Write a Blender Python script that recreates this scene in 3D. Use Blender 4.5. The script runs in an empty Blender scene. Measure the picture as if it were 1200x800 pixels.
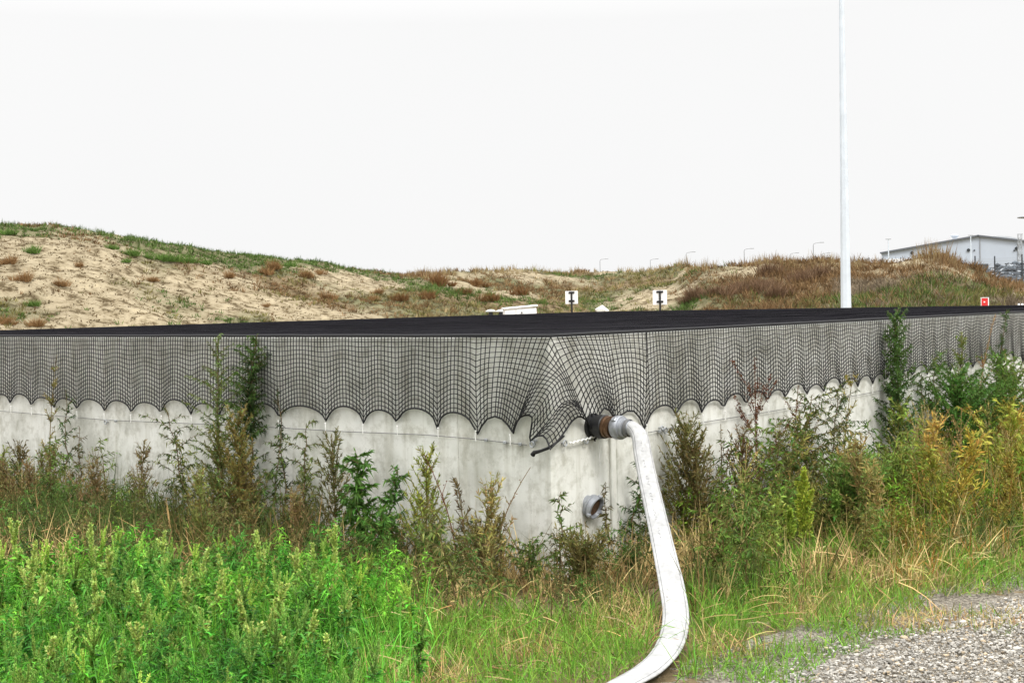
import bpy, math
import numpy as np
from mathutils import Vector, Matrix

rng = np.random.default_rng(11)
scene = bpy.context.scene
COL = scene.collection
PI = math.pi
U = lambda a, b, n=None: rng.uniform(a, b, n)

# ------------------------------------------------------------------ camera frame
EYE = np.array([0.0, 0.0, 1.70])
F = 1600.0                       # focal length for a 1200 px wide picture
PITCH = math.atan(45 / F)
ROLL = math.radians(1.24)
fw = np.array([0, math.cos(PITCH), -math.sin(PITCH)])
rt0 = np.array([1.0, 0, 0]); up0 = np.cross(rt0, fw)
RT = rt0 * math.cos(ROLL) - up0 * math.sin(ROLL)
UP = up0 * math.cos(ROLL) + rt0 * math.sin(ROLL)

def ray(px, py):
    d = fw + RT * ((px - 600) / F) + UP * ((400 - py) / F)
    return d
def onz(px, py, z=0.0):
    d = ray(px, py); t = (z - EYE[2]) / d[2]
    return EYE + d * t
def at(px, py, dist):            # a point at forward distance dist (metres along +Y)
    d = ray(px, py)
    return EYE + d * (dist / d[1])

# ------------------------------------------------------------------ noise
_lat = np.random.default_rng(3).uniform(0, 1, (256, 256))
def vnoise(x, y):
    x = np.asarray(x, float); y = np.asarray(y, float)
    xi = np.floor(x).astype(int); yi = np.floor(y).astype(int)
    fx = x - xi; fy = y - yi
    fx = fx * fx * (3 - 2 * fx); fy = fy * fy * (3 - 2 * fy)
    g = lambda a, b: _lat[a & 255, b & 255]
    return (g(xi, yi) * (1 - fx) + g(xi + 1, yi) * fx) * (1 - fy) + (g(xi, yi + 1) * (1 - fx) + g(xi + 1, yi + 1) * fx) * fy
def fbm(x, y, o=4):
    s = 0; a = 0.5; t = 0
    for i in range(o):
        s = s + a * vnoise(x * 2 ** i + 17.3 * i, y * 2 ** i + 9.1 * i); t += a; a *= 0.5
    return s / t

# ------------------------------------------------------------------ mesh builder
class MB:
    def __init__(s): s.v = []; s.q = []; s.t = []; s.c = []; s.n = 0
    def add(s, v, q=None, t=None, c=(0.5, 0.5, 0.5)):
        v = np.asarray(v, float).reshape(-1, 3)
        c = np.asarray(c, float)
        if c.ndim == 1: c = np.tile(c, (len(v), 1))
        if q is not None and len(q): s.q.append(np.asarray(q, int).reshape(-1, 4) + s.n)
        if t is not None and len(t): s.t.append(np.asarray(t, int).reshape(-1, 3) + s.n)
        s.v.append(v); s.c.append(c); s.n += len(v)
        return s
    def merged(s):
        v = np.concatenate(s.v) if s.v else np.zeros((0, 3)); c = np.concatenate(s.c) if s.c else np.zeros((0, 3))
        q = np.concatenate(s.q) if s.q else np.zeros((0, 4), int); t = np.concatenate(s.t) if s.t else np.zeros((0, 3), int)
        return v, q, t, c
    def extend(s, o, M=None, off=(0, 0, 0), tint=1.0):
        v, q, t, c = o if isinstance(o, tuple) else o.merged()
        if M is not None: v = v @ np.asarray(M).T
        s.add(v + np.asarray(off), q, t, np.clip(c * tint, 0, 1)); return s
    def build(s, name, mat, parent=None, smooth=False, loc=None):
        v, q, t, c = s.merged()
        if loc is not None: v = v - np.asarray(loc)
        me = bpy.data.meshes.new(name)
        nq, nt = len(q), len(t)
        me.vertices.add(len(v)); me.vertices.foreach_set('co', v.astype(np.float32).ravel())
        me.loops.add(nq * 4 + nt * 3)
        me.loops.foreach_set('vertex_index', np.concatenate([q.ravel(), t.ravel()]).astype(np.int32))
        me.polygons.add(nq + nt)
        st = np.concatenate([np.arange(nq) * 4, nq * 4 + np.arange(nt) * 3]).astype(np.int32)
        me.polygons.foreach_set('loop_start', st)
        me.polygons.foreach_set('use_smooth', np.full(nq + nt, bool(smooth)))
        me.update(calc_edges=True); me.validate()
        if smooth: me.set_sharp_from_angle(angle=math.radians(32))
        at_ = me.color_attributes.new('Col', 'FLOAT_COLOR', 'POINT')
        at_.data.foreach_set('color', np.concatenate([c, np.ones((len(c), 1))], 1).astype(np.float32).ravel())
        me.materials.append(mat)
        o = bpy.data.objects.new(name, me); COL.objects.link(o)
        if loc is not None: o.location = loc
        if parent is not None:
            o.parent = parent
        return o
    # shapes
    def box(s, c, size, R=None, col=(0.5,) * 3, bev=0.0):
        sx, sy, sz = [k / 2 for k in size]
        if bev <= 0:
            v = np.array([[x, y, z] for z in (-sz, sz) for y in (-sy, sy) for x in (-sx, sx)])
            q = [[0, 2, 3, 1], [4, 5, 7, 6], [0, 1, 5, 4], [2, 6, 7, 3], [0, 4, 6, 2], [1, 3, 7, 5]]
            t = None
        else:
            b = min(bev, sx * .9, sy * .9, sz * .9)
            v = []; idx = {}
            for x in (-1, 1):
                for y in (-1, 1):
                    for z in (-1, 1):
                        for a in range(3):
                            p = np.array([x * sx, y * sy, z * sz]); sg = (x, y, z)
                            for k in range(3):
                                if k != a: p[k] -= sg[k] * b
                            idx[(x, y, z, a)] = len(v); v.append(p)
            v = np.array(v); q = []; t = []
            def oriented(f):
                P = v[f]; n = np.cross(P[1] - P[0], P[2] - P[0])
                return f if n @ P.mean(0) > 0 else f[::-1]
            for a in range(3):
                o1, o2 = [k for k in range(3) if k != a]
                for sg in (-1, 1):
                    f = []
                    for (p1, p2) in ((-1, -1), (1, -1), (1, 1), (-1, 1)):
                        k = [0, 0, 0]; k[a] = sg; k[o1] = p1; k[o2] = p2; f.append(idx[(*k, a)])
                    q.append(oriented(f))
                for s1 in (-1, 1):
                    for s2 in (-1, 1):
                        f = []
                        for (e, ax) in ((-1, o1), (1, o1), (1, o2), (-1, o2)):
                            k = [0, 0, 0]; k[a] = e; k[o1] = s1; k[o2] = s2; f.append(idx[(*k, ax)])
                        q.append(oriented(f))
            for x in (-1, 1):
                for y in (-1, 1):
                    for z in (-1, 1): t.append(oriented([idx[(x, y, z, a)] for a in range(3)]))
        if R is not None: v = v @ np.asarray(R).T
        return s.add(v + np.asarray(c, float), q, t, col)
    def tubes(s, P, r, sides=4, col=(0.5,) * 3, cap=True, ref=None):
        P = np.asarray(P, float)
        if P.ndim == 2: P = P[None]
        M, K, _ = P.shape
        T = np.gradient(P, axis=1); T /= np.linalg.norm(T, axis=2, keepdims=True) + 1e-12
        if ref is None:
            R = np.zeros((M, 1, 3)); m = np.abs(P[:, -1, 2] - P[:, 0, 2]) > 0.6 * np.linalg.norm(P[:, -1] - P[:, 0], axis=1)
            R[:, 0] = np.where(m[:, None], np.array([0.35, 0.93, 0.1]), np.array([0.0, 0, 1]))
        else: R = np.asarray(ref, float).reshape(-1, 1, 3)
        n1 = np.cross(T, np.broadcast_to(R, T.shape)); n1 /= np.linalg.norm(n1, axis=2, keepdims=True) + 1e-12
        n2 = np.cross(T, n1)
        r = np.broadcast_to(np.asarray(r, float), (M, K)) if np.ndim(r) != 1 or len(np.atleast_1d(r)) == K else np.broadcast_to(np.asarray(r, float)[:, None], (M, K))
        a = np.arange(sides) / sides * 2 * PI + PI / sides
        V = P[:, :, None] + r[:, :, None, None] * (np.cos(a)[None, None, :, None] * n1[:, :, None] + np.sin(a)[None, None, :, None] * n2[:, :, None])
        base = np.arange(M)[:, None, None] * (K * sides) + np.arange(K - 1)[None, :, None] * sides
        j = np.arange(sides)[None, None]; jn = (j + 1) % sides
        q = np.stack([base + j, base + jn, base + sides + jn, base + sides + j], -1).reshape(-1, 4)
        t = []
        if cap:
            mb = np.arange(M)[:, None] * (K * sides)
            for k in range(1, sides - 1):
                t.append(np.stack([mb[:, 0], mb[:, 0] + k + 1, mb[:, 0] + k], -1))
                e = mb[:, 0] + (K - 1) * sides
                t.append(np.stack([e, e + k, e + k + 1], -1))
            t = np.concatenate(t)
        col = np.asarray(col, float)
        if col.ndim == 2: col = np.repeat(col, K * sides, 0)
        return s.add(V.reshape(-1, 3), q, t, col)
    def lathe(s, prof, org, axis, sides=28, col=(0.5,) * 3, caps=True):   # prof: (r, h) along axis
        axis = np.asarray(axis, float) / np.linalg.norm(axis)
        h = np.array([0, 0, 1.0]) if abs(axis[2]) < 0.9 else np.array([1.0, 0, 0])
        e1 = np.cross(axis, h); e1 /= np.linalg.norm(e1); e2 = np.cross(axis, e1)
        a = np.arange(sides) / sides * 2 * PI
        V = np.concatenate([np.asarray(org) + axis * hh + r * (np.cos(a)[:, None] * e1 + np.sin(a)[:, None] * e2) for r, hh in prof])
        j = np.arange(sides); jn = (j + 1) % sides
        q = np.concatenate([np.stack([k * sides + j, k * sides + jn, (k + 1) * sides + jn, (k + 1) * sides + j], -1) for k in range(len(prof) - 1)])
        t = []
        if caps:
            n = len(V); V = np.concatenate([V, [np.asarray(org) + axis * prof[0][1]], [np.asarray(org) + axis * prof[-1][1]]])
            e = (len(prof) - 1) * sides
            t = np.concatenate([np.stack([np.full(sides, n), jn, j], -1), np.stack([np.full(sides, n + 1), e + j, e + jn], -1)])
        return s.add(V, q, t, col)
    # leaves and grass blades: n ribbons with k cross sections
    def blades(s, pos, dirv, length, width, prof, droop=0.0, col=(0.5,) * 3, side=None, fold=0.0):
        pos = np.asarray(pos, float); n = len(pos)
        if n == 0: return s
        d = np.asarray(dirv, float); d = d / (np.linalg.norm(d, axis=1, keepdims=True) + 1e-9)
        length = np.broadcast_to(length, n); width = np.broadcast_to(width, n); droop = np.broadcast_to(droop, n)
        if side is None:
            sv = np.cross(d, rng.normal(size=(n, 3)))
        else: sv = side
        sv = sv / (np.linalg.norm(sv, axis=1, keepdims=True) + 1e-9)
        K = len(prof); ts = np.linspace(0, 1, K)
        V = np.zeros((n, K, 2, 3))
        for k, (t, w) in enumerate(zip(ts, prof)):
            c = pos + d * (length * t)[:, None]; c[:, 2] -= droop * length * t * t
            V[:, k, 0] = c - sv * (width * w / 2)[:, None]; V[:, k, 1] = c + sv * (width * w / 2)[:, None]
        b = np.arange(n)[:, None] * (2 * K) + np.arange(K - 1)[None] * 2
        q = np.stack([b, b + 1, b + 3, b + 2], -1).reshape(-1, 4)
        col = np.asarray(col, float)
        if col.ndim == 1: col = np.tile(col, (n, 1))
        return s.add(V.reshape(-1, 3), q, None, np.repeat(col, 2 * K, 0))

# ------------------------------------------------------------------ tagging
def tag(o, label=None, cat=None, group=None, kind=None):
    if label: o['label'] = label
    if cat: o['category'] = cat
    if group: o['group'] = group
    if kind: o['kind'] = kind
    return o
def thing(name, loc, label, cat, group=None, rz=0.0):
    o = bpy.data.objects.new(name, None); COL.objects.link(o)
    o.location = loc; o.rotation_euler = (0, 0, rz); o.empty_display_size = 0.1
    return tag(o, label, cat, group)
def dup(root, loc, rz=0.0, label=None, group=None, scale=1.0):
    r = root.copy(); COL.objects.link(r); r.location = loc; r.rotation_euler = (0, 0, rz); r.scale = (scale,) * 3
    if label: r['label'] = label
    if group: r['group'] = group
    for ch in list(root.children):
        c = ch.copy(); COL.objects.link(c); c.parent = r
        for g in ch.children:
            d = g.copy(); COL.objects.link(d); d.parent = c
    return r

# ------------------------------------------------------------------ materials
def newmat(name):
    m = bpy.data.materials.new(name); m.use_nodes = True
    nt = m.node_tree; b = nt.nodes['Principled BSDF']
    return m, nt, b
def nd(nt, typ, **kw):
    n = nt.nodes.new(typ)
    for k, v in kw.items():
        if k in n.inputs: n.inputs[k].default_value = v
        else: setattr(n, k, v)
    return n
def ramp(nt, stops):
    r = nt.nodes.new('ShaderNodeValToRGB'); e = r.color_ramp.elements
    while len(e) < len(stops): e.new(0.5)
    for i, (p, c) in enumerate(stops):
        e[i].position = p; e[i].color = (*c, 1) if len(c) == 3 else c
    return r
def noise(nt, scale, detail=5, rough=0.6, vec=None, dim='3D'):
    n = nd(nt, 'ShaderNodeTexNoise', Scale=scale, Detail=detail, Roughness=rough)
    if vec is not None: nt.links.new(vec, n.inputs['Vector'])
    return n
def simple(name, col, rough=0.6, metal=0.0, var=0.12, scale=12.0, bump=0.0, spec=0.4):
    m, nt, b = newmat(name); L = nt.links.new
    tc = nd(nt, 'ShaderNodeTexCoord')
    n = noise(nt, scale, 6, 0.65, tc.outputs['Object'])
    lo = tuple(max(0, c * (1 - var)) for c in col); hi = tuple(min(1, c * (1 + var)) for c in col)
    r = ramp(nt, [(0.3, lo), (0.7, hi)]); L(n.outputs['Fac'], r.inputs['Fac']); L(r.outputs['Color'], b.inputs['Base Color'])
    b.inputs['Roughness'].default_value = rough; b.inputs['Metallic'].default_value = metal
    b.inputs['Specular IOR Level'].default_value = spec
    if bump:
        bp = nd(nt, 'ShaderNodeBump', Strength=bump, Distance=0.01); L(n.outputs['Fac'], bp.inputs['Height']); L(bp.outputs['Normal'], b.inputs['Normal'])
    return m
def leafmat(name, trans=0.3, rough=0.5, spec=0.35):
    m, nt, b = newmat(name); L = nt.links.new
    a = nd(nt, 'ShaderNodeVertexColor', layer_name='Col')
    L(a.outputs['Color'], b.inputs['Base Color'])
    b.inputs['Roughness'].default_value = rough; b.inputs['Specular IOR Level'].default_value = spec
    tr = nd(nt, 'ShaderNodeBsdfTranslucent'); L(a.outputs['Color'], tr.inputs['Color'])
    mx = nd(nt, 'ShaderNodeMixShader'); mx.inputs[0].default_value = trans
    L(b.outputs[0], mx.inputs[1]); L(tr.outputs[0], mx.inputs[2])
    L(mx.outputs[0], nt.nodes['Material Output'].inputs['Surface'])
    return m

M_leaf = leafmat('leaf_green', 0.22, 0.55, 0.12)
M_dry = leafmat('dry_straw', 0.12, 0.8, 0.06)
M_stem = leafmat('plant_stem', 0.0, 0.7, 0.2)
M_net = simple('net_cord', (0.008, 0.008, 0.009), 0.8, var=0.3, scale=40)
M_topnet = simple('net_cover_cord', (0.011, 0.0102, 0.013), 0.85, var=0.4, scale=1.2, spec=0.08)
M_cordblack = simple('hem_rope', (0.010, 0.010, 0.011), 0.7)
M_tie = simple('white_string', (0.75, 0.75, 0.72), 0.8)
M_steel = simple('galvanised_steel', (0.42, 0.44, 0.46), 0.45, 0.7, 0.2, 6)
M_wire = simple('wire_rope_steel', (0.16, 0.16, 0.16), 0.5, 0.5, 0.2, 40)
M_mast = simple('mast_zinc', (0.62, 0.68, 0.74), 0.5, 0.15, 0.10, 3)
M_black = simple('black_plastic', (0.012, 0.012, 0.013), 0.45, var=0.3)
M_brass = simple('worn_brass', (0.13, 0.075, 0.042), 0.35, 0.7, 0.3, 30)
M_alu = simple('cast_aluminium', (0.33, 0.345, 0.37), 0.38, 0.55, 0.15, 30, 0.1)
M_rust = simple('rusty_iron', (0.10, 0.055, 0.03), 0.8, 0.2, 0.5, 40, 0.4)
M_white = simple('white_paint', (0.82, 0.82, 0.82), 0.5, var=0.05)
M_grey = simple('grey_paint', (0.30, 0.31, 0.32), 0.5)
M_dark = simple('dark_paint', (0.03, 0.035, 0.04), 0.5)
M_red = simple('red_paint', (0.62, 0.03, 0.03), 0.45, var=0.1)
M_clad = simple('metal_cladding', (0.45, 0.50, 0.57), 0.5, var=0.04, scale=0.3)
M_roof = simple('roof_sheet', (0.46, 0.49, 0.53), 0.5, var=0.06, scale=0.3)
M_trim = simple('roof_edge_grey', (0.12, 0.13, 0.15), 0.6)
M_glass = simple('dark_window', (0.03, 0.04, 0.05), 0.15)

def concrete():
    m, nt, b = newmat('precast_concrete'); L = nt.links.new
    tc = nd(nt, 'ShaderNodeTexCoord'); P = tc.outputs['Object']
    n1 = noise(nt, 1.6, 7, 0.62, P); n2 = noise(nt, 9, 8, 0.7, P); n3 = noise(nt, 90, 4, 0.6, P)
    mp = nd(nt, 'ShaderNodeMapping'); mp.inputs['Scale'].default_value = (7, 7, 0.5); L(P, mp.inputs['Vector'])
    st = noise(nt, 1.6, 6, 0.6, mp.outputs['Vector'])
    r1 = ramp(nt, [(0.32, (0.47, 0.47, 0.42)), (0.5, (0.67, 0.67, 0.62)), (0.68, (0.76, 0.76, 0.72))]); L(n1.outputs['Fac'], r1.inputs['Fac'])
    r2 = ramp(nt, [(0.34, (0.70, 0.69, 0.65)), (0.52, (1, 1, 1))]); L(n2.outputs['Fac'], r2.inputs['Fac'])
    r3 = ramp(nt, [(0.34, (0.64, 0.62, 0.55)), (0.50, (1, 1, 1))]); L(st.outputs['Fac'], r3.inputs['Fac'])
    vo = nd(nt, 'ShaderNodeTexVoronoi', Scale=26.0); L(P, vo.inputs['Vector'])
    r4 = ramp(nt, [(0.03, (0.35, 0.35, 0.33)), (0.085, (1, 1, 1))]); L(vo.outputs['Distance'], r4.inputs['Fac'])
    x1 = nd(nt, 'ShaderNodeMixRGB', blend_type='MULTIPLY', Fac=1.0); L(r1.outputs[0], x1.inputs[1]); L(r2.outputs[0], x1.inputs[2])
    x2 = nd(nt, 'ShaderNodeMixRGB', blend_type='MULTIPLY', Fac=0.45); L(x1.outputs[0], x2.inputs[1]); L(r3.outputs[0], x2.inputs[2])
    x3 = nd(nt, 'ShaderNodeMixRGB', blend_type='MULTIPLY', Fac=0.75); L(x2.outputs[0], x3.inputs[1]); L(r4.outputs[0], x3.inputs[2])
    L(x3.outputs[0], b.inputs['Base Color']); b.inputs['Roughness'].default_value = 0.85; b.inputs['Specular IOR Level'].default_value = 0.25
    ad = nd(nt, 'ShaderNodeMath', operation='ADD'); L(n2.outputs['Fac'], ad.inputs[0]); L(n3.outputs['Fac'], ad.inputs[1])
    bp = nd(nt, 'ShaderNodeBump', Strength=0.25, Distance=0.004); L(ad.outputs[0], bp.inputs['Height']); L(bp.outputs[0], b.inputs['Normal'])
    return m
M_conc = concrete()

def groundmat():
    m, nt, b = newmat('soil_and_litter'); L = nt.links.new
    tc = nd(nt, 'ShaderNodeTexCoord'); P = tc.outputs['Object']
    n1 = noise(nt, 1.2, 8, 0.65, P); n2 = noise(nt, 22, 8, 0.7, P)
    r1 = ramp(nt, [(0.35, (0.13, 0.10, 0.055)), (0.55, (0.24, 0.185, 0.11)), (0.7, (0.33, 0.26, 0.165))]); L(n1.outputs['Fac'], r1.inputs['Fac'])
    r2 = ramp(nt, [(0.35, (0.45, 0.45, 0.42)), (0.65, (1.1, 1.05, 1.0))]); L(n2.outputs['Fac'], r2.inputs['Fac'])
    x = nd(nt, 'ShaderNodeMixRGB', blend_type='MULTIPLY', Fac=0.9); L(r1.outputs[0], x.inputs[1]); L(r2.outputs[0], x.inputs[2])
    L(x.outputs[0], b.inputs['Base Color']); b.inputs['Roughness'].default_value = 0.95; b.inputs['Specular IOR Level'].default_value = 0.1
    bp = nd(nt, 'ShaderNodeBump', Strength=0.7, Distance=0.03); L(n2.outputs['Fac'], bp.inputs['Height']); L(bp.outputs[0], b.inputs['Normal'])
    return m
def gravelmat():
    m, nt, b = newmat('crushed_gravel'); L = nt.links.new
    tc = nd(nt, 'ShaderNodeTexCoord'); P = tc.outputs['Object']
    v1 = nd(nt, 'ShaderNodeTexVoronoi', Scale=75.0); L(P, v1.inputs['Vector'])
    v2 = nd(nt, 'ShaderNodeTexVoronoi', Scale=120.0); L(P, v2.inputs['Vector'])
    n = noise(nt, 2.0, 6, 0.6, P)
    bw = nd(nt, 'ShaderNodeSeparateColor'); L(v1.outputs['Color'], bw.inputs[0])
    r1 = ramp(nt, [(0.05, (0.13, 0.118, 0.095)), (0.5, (0.27, 0.243, 0.20)), (0.95, (0.45, 0.415, 0.355))]); L(bw.outputs[0], r1.inputs['Fac'])
    r2 = ramp(nt, [(0.35, (0.75, 0.72, 0.66)), (0.65, (1.08, 1.06, 1.04))]); L(n.outputs['Fac'], r2.inputs['Fac'])
    x = nd(nt, 'ShaderNodeMixRGB', blend_type='MULTIPLY', Fac=1.0); L(r1.outputs[0], x.inputs[1]); L(r2.outputs[0], x.inputs[2])
    L(x.outputs[0], b.inputs['Base Color']); b.inputs['Roughness'].default_value = 0.9; b.inputs['Specular IOR Level'].default_value = 0.2
    ad = nd(nt, 'ShaderNodeMath', operation='ADD'); L(v1.outputs['Distance'], ad.inputs[0]); L(v2.outputs['Distance'], ad.inputs[1])
    bp = nd(nt, 'ShaderNodeBump', Strength=0.9, Distance=0.02, invert=True); L(ad.outputs[0], bp.inputs['Height']); L(bp.outputs[0], b.inputs['Normal'])
    return m
def hillmat():
    m, nt, b = newmat('sandy_slope'); L = nt.links.new
    tc = nd(nt, 'ShaderNodeTexCoord'); P = tc.outputs['Object']
    a = nd(nt, 'ShaderNodeVertexColor', layer_name='Col')
    n1 = noise(nt, 2.2, 9, 0.72, P); n2 = noise(nt, 0.5, 6, 0.6, P)
    r1 = ramp(nt, [(0.40, (0.28, 0.24, 0.18)), (0.48, (0.80, 0.77, 0.71)), (0.56, (1.0, .99, .97)), (0.68, (1.25, 1.22, 1.16))]); L(n1.outputs['Fac'], r1.inputs['Fac'])
    x = nd(nt, 'ShaderNodeMixRGB', blend_type='MULTIPLY', Fac=1.0); L(a.outputs['Color'], x.inputs[1]); L(r1.outputs[0], x.inputs[2])
    L(x.outputs[0], b.inputs['Base Color']); b.inputs['Roughness'].default_value = 0.95; b.inputs['Specular IOR Level'].default_value = 0.1
    bp = nd(nt, 'ShaderNodeBump', Strength=0.8, Distance=0.15); L(n1.outputs['Fac'], bp.inputs['Height']); L(bp.outputs[0], b.inputs['Normal'])
    return m
M_ground = groundmat(); M_gravel = gravelmat(); M_hill = hillmat()
def vcol(name, rough=0.85):
    m, nt, b = newmat(name); a = nd(nt, 'ShaderNodeVertexColor', layer_name='Col'); tc = nd(nt, 'ShaderNodeTexCoord')
    n = noise(nt, 30, 5, 0.6, tc.outputs['Object']); r = ramp(nt, [(0.3, (0.75,) * 3), (0.7, (1.1,) * 3)])
    x = nd(nt, 'ShaderNodeMixRGB', blend_type='MULTIPLY', Fac=1.0)
    nt.links.new(n.outputs['Fac'], r.inputs['Fac']); nt.links.new(a.outputs['Color'], x.inputs[1]); nt.links.new(r.outputs[0], x.inputs[2])
    nt.links.new(x.outputs[0], b.inputs['Base Color']); b.inputs['Roughness'].default_value = rough; b.inputs['Specular IOR Level'].default_value = 0.25
    return m
M_stone = vcol('stone_chips')
M_hose = vcol('hose_jacket', 0.6)

# ------------------------------------------------------------------ tank frame
RIM = 1.48
N = onz(645, 396, RIM); N[2] = 0
aL, aR = math.radians(41.5), math.radians(48.5)
eL = np.array([-math.cos(aL), math.sin(aL), 0]); eR = np.array([math.cos(aR), math.sin(aR), 0])
nL = np.array([-eR[0], -eR[1], 0]); nR = np.array([-eL[0], -eL[1], 0])       # outward normals
LL, LR = 11.2, 15.1
def wall_hit(px, py, side):
    n = nL if side == 'L' else nR; e = eL if side == 'L' else eR
    d = ray(px, py); t = (n @ (N - EYE)) / (n @ d)
    p = EYE + d * t
    return (p - N) @ e, p[2]
def wp(side, s, z, off=0.0):
    n = nL if side == 'L' else nR; e = eL if side == 'L' else eR
    return N + e * s + n * off + np.array([0, 0, z])
def wall_depth(px):
    s = 'L' if px < 645 else 'R'
    q, z = wall_hit(px, 450, s); return wp(s, q, z)[1]

# --- tank: corner element, straight panels, floor
tank = thing('concrete_tank', N, 'open rectangular water tank of pale grey precast concrete walls under the black net', 'tank')
TH = 0.20
def panel(side, s0, s1, name='wall_panel'):
    e = eL if side == 'L' else eR; n = nL if side == 'L' else nR
    R = np.stack([e, n, [0, 0, 1]], 1)
    mb = MB(); c = (s0 + s1) / 2
    p = e * c - n * (TH / 2) + np.array([0, 0, (RIM - 0.3) / 2])
    if np.linalg.det(R) < 0: R[:, 0] *= -1
    return mb.box(p, (s1 - s0 - 0.008, TH, RIM + 0.3), R, bev=0.008).build(name, M_conc, tank)
# corner element (L shaped prism)
sc_l = wall_hit(537, 500, 'L')[0]; sc_r = wall_hit(722, 520, 'R')[0]
def prism(poly, z0, z1):
    mb = MB(); n = len(poly); v = np.array([[*p[:2], z] for z in (z0, z1) for p in poly])
    q = [[i, (i + 1) % n, n + (i + 1) % n, n + i] for i in range(n)]
    t = []
    for i in range(1, n - 1): t += [[0, i + 1, i], [n, n + i, n + i + 1]]
    return mb.add(v, q, t)
inn = -nL * TH - nR * TH
ch = 0.02
poly = [eL * sc_l, eL * (sc_l) - nL * TH, inn, eR * sc_r - nR * TH, eR * sc_r, eR * ch, eL * ch]
prism([np.array(p) for p in poly], -0.3, RIM).build('corner_element', M_conc, tank)
def split(s0, s1, w):
    k = max(1, round((s1 - s0) / w)); return np.linspace(s0, s1, k + 1)
ss = split(sc_l, LL, 2.6)
for a, b in zip(ss[:-1], ss[1:]): panel('L', a, b)
ss = split(sc_r, LR, 2.45)
for a, b in zip(ss[:-1], ss[1:]): panel('R', a, b)
# far walls
for (o, e, n, ln) in ((eL * LL, eR, -nR * -1, LR), (eR * LR, eL, None, LL)):
    nn = nL if e is eL else nR
    inward = nn                                    # far walls face back towards the near corner
    for a, b in zip(split(TH + .01, ln, 2.5)[:-1], split(TH + .01, ln, 2.5)[1:]):
        R = np.stack([e, nn, [0, 0, 1]], 1)
        if np.linalg.det(R) < 0: R[:, 0] *= -1
        MB().box(o + e * (a + b) / 2 + nn * (TH / 2) + np.array([0, 0, (RIM - 0.3) / 2]), (b - a - 0.008, TH, RIM + 0.3), R, bev=0.008).build('wall_panel', M_conc, tank)
R_t = np.stack([eR, eL, [0, 0, 1]], 1)
MB().box(eL * LL / 2 + eR * LR / 2 + np.array([0, 0, -0.02]), (LR - 2 * TH - .02, LL - 2 * TH - .02, 0.12), R_t).build('floor_slab', M_conc, tank)
wm, nt, b = newmat('tank_water'); b.inputs['Base Color'].default_value = (0.02, 0.03, 0.025, 1); b.inputs['Roughness'].default_value = 0.05
wn = noise(nt, 3.0, 4, 0.5, nd(nt, 'ShaderNodeTexCoord').outputs['Object']); bp = nd(nt, 'ShaderNodeBump', Strength=0.1, Distance=0.02)
nt.links.new(wn.outputs['Fac'], bp.inputs['Height']); nt.links.new(bp.outputs[0], b.inputs['Normal'])
c0 = N + eL * TH * 1.05 + eR * TH * 1.05 + np.array([0, 0, 1.0])
dl, dr = eL * (LL - 2.1 * TH), eR * (LR - 2.1 * TH)
tag(MB().add([c0, c0 + dr, c0 + dr + dl, c0 + dl], [[0, 1, 2, 3]]).build('water', wm), kind='structure')

# joint strip
ss_, _ = wall_hit(717, 560, 'R')
R = np.stack([eR, -nR, [0, 0, 1]], 1)
MB().box(eR * ss_ + nR * 0.010 + np.array([0, 0, 0.41]), (0.05, 0.020, 0.82), R, bev=0.004).build('joint_strip', simple('sealing_strip', (0.58, 0.58, 0.53), 0.7, var=0.2, scale=8), tank)

# lower drain coupling on the tank wall
sd, zd = wall_hit(689, 590, 'R')
dr_root = bpy.data.objects.new('drain_outlet', None)
ax = nR + eR * 0.10 + np.array([0, 0, -0.38]); ax /= np.linalg.norm(ax)
o_ = eR * sd + np.array([0, 0, zd])
dro = MB().lathe([(0.052, -0.05), (0.052, 0.012), (0.072, 0.014), (0.074, 0.018), (0.074, 0.030), (0.070, 0.033), (0.070, 0.040), (0.078, 0.043), (0.078, 0.068), (0.072, 0.073), (0.066, 0.073), (0.060, 0.048), (0.0, 0.046)], o_, ax, 32, caps=False).build('drain_outlet', M_alu, tank, True)
MB().lathe([(0.055, 0.0), (0.055, 0.006), (0.046, 0.007), (0.0, 0.008)], o_ + ax * 0.047, ax, 24, caps=False).build('drain_cap', M_rust, dro, True)
for k in range(3):
    g = MB()
    a = k * 2.09 + 0.5
    e1 = np.cross(ax, [0, 0, 1.0]); e1 /= np.linalg.norm(e1); e2 = np.cross(ax, e1)
    g.box(o_ + ax * 0.066 + (e1 * math.cos(a) + e2 * math.sin(a)) * 0.078, (0.02, 0.02, 0.03), np.stack([e1, e2, ax], 1), bev=0.004)
    g.build('lug', M_alu, dro)
bpy.data.objects.remove(dr_root)

# upper outlet pipe
so, zo = wall_hit(694, 499, 'R')
o_ = eR * so + np.array([0, 0, zo])
po = MB().lathe([(0.082, -0.01), (0.082, 0.02), (0.068, 0.024), (0.068, 0.055), (0.076, 0.06), (0.076, 0.105), (0.07, 0.11), (0.05, 0.11)], o_, nR, 32, caps=False).build('outlet_pipe', M_black, tank, True)
MB().lathe([(0.062, 0.11), (0.070, 0.113), (0.070, 0.128), (0.064, 0.131), (0.064, 0.150), (0.069, 0.153), (0.069, 0.166), (0.05, 0.168)], o_, nR, 32, caps=False).build('threaded_ring', M_brass, po, True)

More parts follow.
